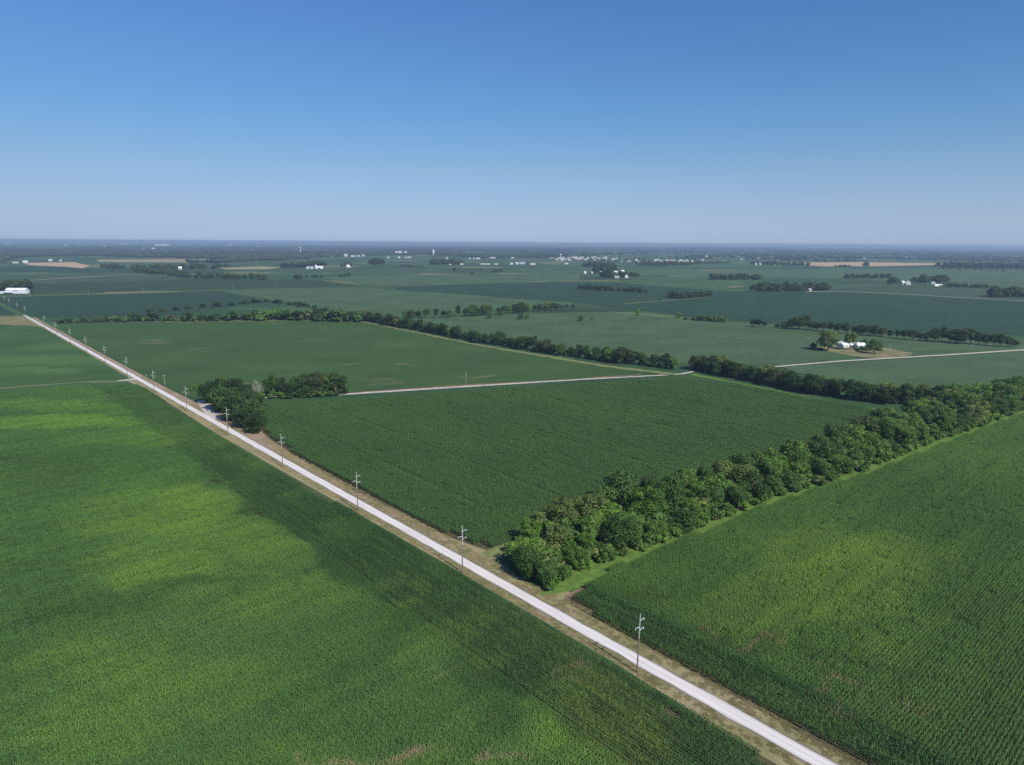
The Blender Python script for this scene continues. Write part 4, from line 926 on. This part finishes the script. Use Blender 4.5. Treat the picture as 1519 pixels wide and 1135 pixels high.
gable('farm_house', G(1346.5,422.6), 11, 13, 7, 6.5, 1.3, 'white gabled farmhouse on the right beside dark trees')
round_shed('round_roofed_shed', G(1394,424.6), wpx(1394,425,13), 13, -.2, 'long white round-roofed shed in the right middle distance')
gable('farm_shed', G(1383,421.5), wpx(1383,421,5), 9, 4, 3, .2, 'grey-white shed left of the round-roofed shed', roof=M_groof)
gable('farm_house', G(1200.5,432.2), 9, 8, 4, 3.4, .5, 'small pale house hidden under the long grove', wall=M_cream, roof=M_groof)
gable('farm_house', G(267.5,399.8), wpx(267,400,4), 12, 6, 6, .4, 'small white house in the left wooded bend')
# water towers and tanks far off
def water_tower(p, r, h, label, wide=False):
    o = empty('water_tower', (*p, 0)); tag(o, label, 'water tower')
    m = MB(); m.lathe([(r*.55,-.2),(r*.4,2),(r*.36,h-r*1.6),(r*.6,h-r*1.3)] if not wide else [(r,-.2),(r,h*.9)], 20); m.build('column', M_wroof, o, True)
    m = MB(); zt = h - r*1.35
    m.lathe([(r*.5,zt),(r*.95,zt+r*.4),(r,zt+r*.75),(r*.85,zt+r*1.1),(r*.4,zt+r*1.33),(.02,zt+r*1.36)] if not wide else [(r*1.02,h*.9),(r*.6,h*.98),(.02,h)], 20); m.build('tank', M_wroof, o, True)
water_tower(G(831.5,384.5), 7, 38, 'white water tower rising over the left end of the far town')
water_tower(G(446,375), 8, 58, 'slender pale water tower in the far left woodland')
water_tower(G(643,378), 9, 48, 'pale cylindrical tower in the woodland below the horizon', True)
for i, (u, ww, lab) in enumerate([(588.7,4.2,'leftmost of three white blocks in the far woodland'),(594,4,'middle one of three white blocks in the far woodland'),(601.7,3.5,'rightmost of three white blocks in the far woodland')]):
    gable('storage_block', G(u, 377.5), wpx(u,377.5,ww), 40, 24, 4, 0, lab, wall=M_wroof if i else M_cream, parts=False)
# specks of houses in the far woods
far = [(38,389.5,5,8),(75,387.5,3.5,9),(90,387.5,2,6),(23,390.5,6,5),(165,373.5,7,10),(88,377,4,8),(155,366.3,3,12),(162,366.3,4,12),(169,366.3,3,12),(98,364.5,3,14),(184,362.6,9,14),(13,361,5,12),(115,360.5,4,12),(214,369,3,9),(228,369,4,9),(302,369,2.5,10),(307,369,2.5,10),(313,369,3,10),(332,369.5,3,8),(342,364,6,10),(356,364,4,10),(383,366,6,10),
       (460,379.5,5,8),(472,380,4,7),(479,380,4,7),(489,380.5,9,8),(513,380.5,5,16),(518,379.5,6,14),(524,381,6,8),(532,381,4,12),(539,380.5,4,12),(592,383,3,8),(602,383,3,8),(607,383,5,9),(576,383,3,7),(663,384,3,10),(697,384.5,3,8),(703,384.5,2,8),(709,384.5,6,9),(731,383.5,7,9),(760,383.5,4,6),
       (668,393,3,5),(685,393,4,6),(720,392.5,14,4),(736,392.8,5,6),(759,392.8,4,8),(767,392.6,4,10),(775,392,8,10),(790,393,8,7),(840,392,5,5),(1042,386.5,4,8),(1048,381,3,8),(993,372.5,4,8),(997,373,3,8),(1062,374,4,6),(1100,385.5,3,6),(1125,383.5,3,6),(1152,386,5,8),(1149,393.5,3,10),(1121,393.5,2,12),(1127,393.5,2,12),(1158,393,4,7),
       (1214,382,2.5,8),(1232,382.5,4,9),(1240,383.5,4,7),(1282,384,3,6),(1180,369,3,12),(1235,370,3,8),(1346,382.5,3,8),(1412,382.5,5,8),(1422,382.5,4,8),(1435,383,3,7),(1453,373.5,4,8),(1474,373.5,4,8),(1477,381.5,3,7)]
spk = None
for i, (u, v, ww, hh) in enumerate(far):
    k = ['white','pale','grey-white'][i % 3]
    gable('far_house', G(u, v), wpx(u, v, ww), wpx(u, v, max(2., ww*.5)), hh*.8, hh*.4, random.uniform(-.3,.3), 'tiny pale building far off below the horizon', 'tiny buildings of the far plain', wall=M_wroof if u < 450 else (M_fw if i % 4 else M_cream), roof=M_wroof if u < 450 else (M_fw, M_wroof, M_groof)[i % 3], parts=False)
gable('warehouse', G(241,364.6), wpx(241,364.6,14), 200, 26, 8, .02, 'very long white warehouse on the left just below the horizon', parts=False)
# the far town
r = random.Random(5); k = 0
for i in range(150):
    if i < 100: u = 815 + 108*r.betavariate(1.6, 1.6) ; v = 387 - r.uniform(0, 4.5) - (.6 if u > 890 else 0)
    else: u = r.uniform(922, 1033); v = 390.5 - r.uniform(0, 4.)
    if i >= 130: u = r.uniform(990, 1022); v = 389.5 - r.uniform(0, 2.5)
    ww = r.choice((1.2,1.6,2.2,3.2,4.5)); wl = r.choice((M_fw, M_wroof, M_cream, M_pink, M_fw)); rf = r.choice((M_fw, M_groof, M_broof, M_cream, M_fw))
    gable('town_house', G(u, v), wpx(u, v, ww), wpx(u, v, max(1.2, ww*.5)), r.uniform(4, 9), r.uniform(2, 4), r.uniform(-.4,.4), 'small pale house crowded into the far town', 'houses of the far town', wall=wl, roof=rf, parts=False)
mass('grove', [(*G(r.uniform(815,1035), 388 - r.uniform(0,6)), r.uniform(9,15), r.uniform(1.1,1.6)) for _ in range(130)], 'street trees scattered between the houses of the far town', q=40)
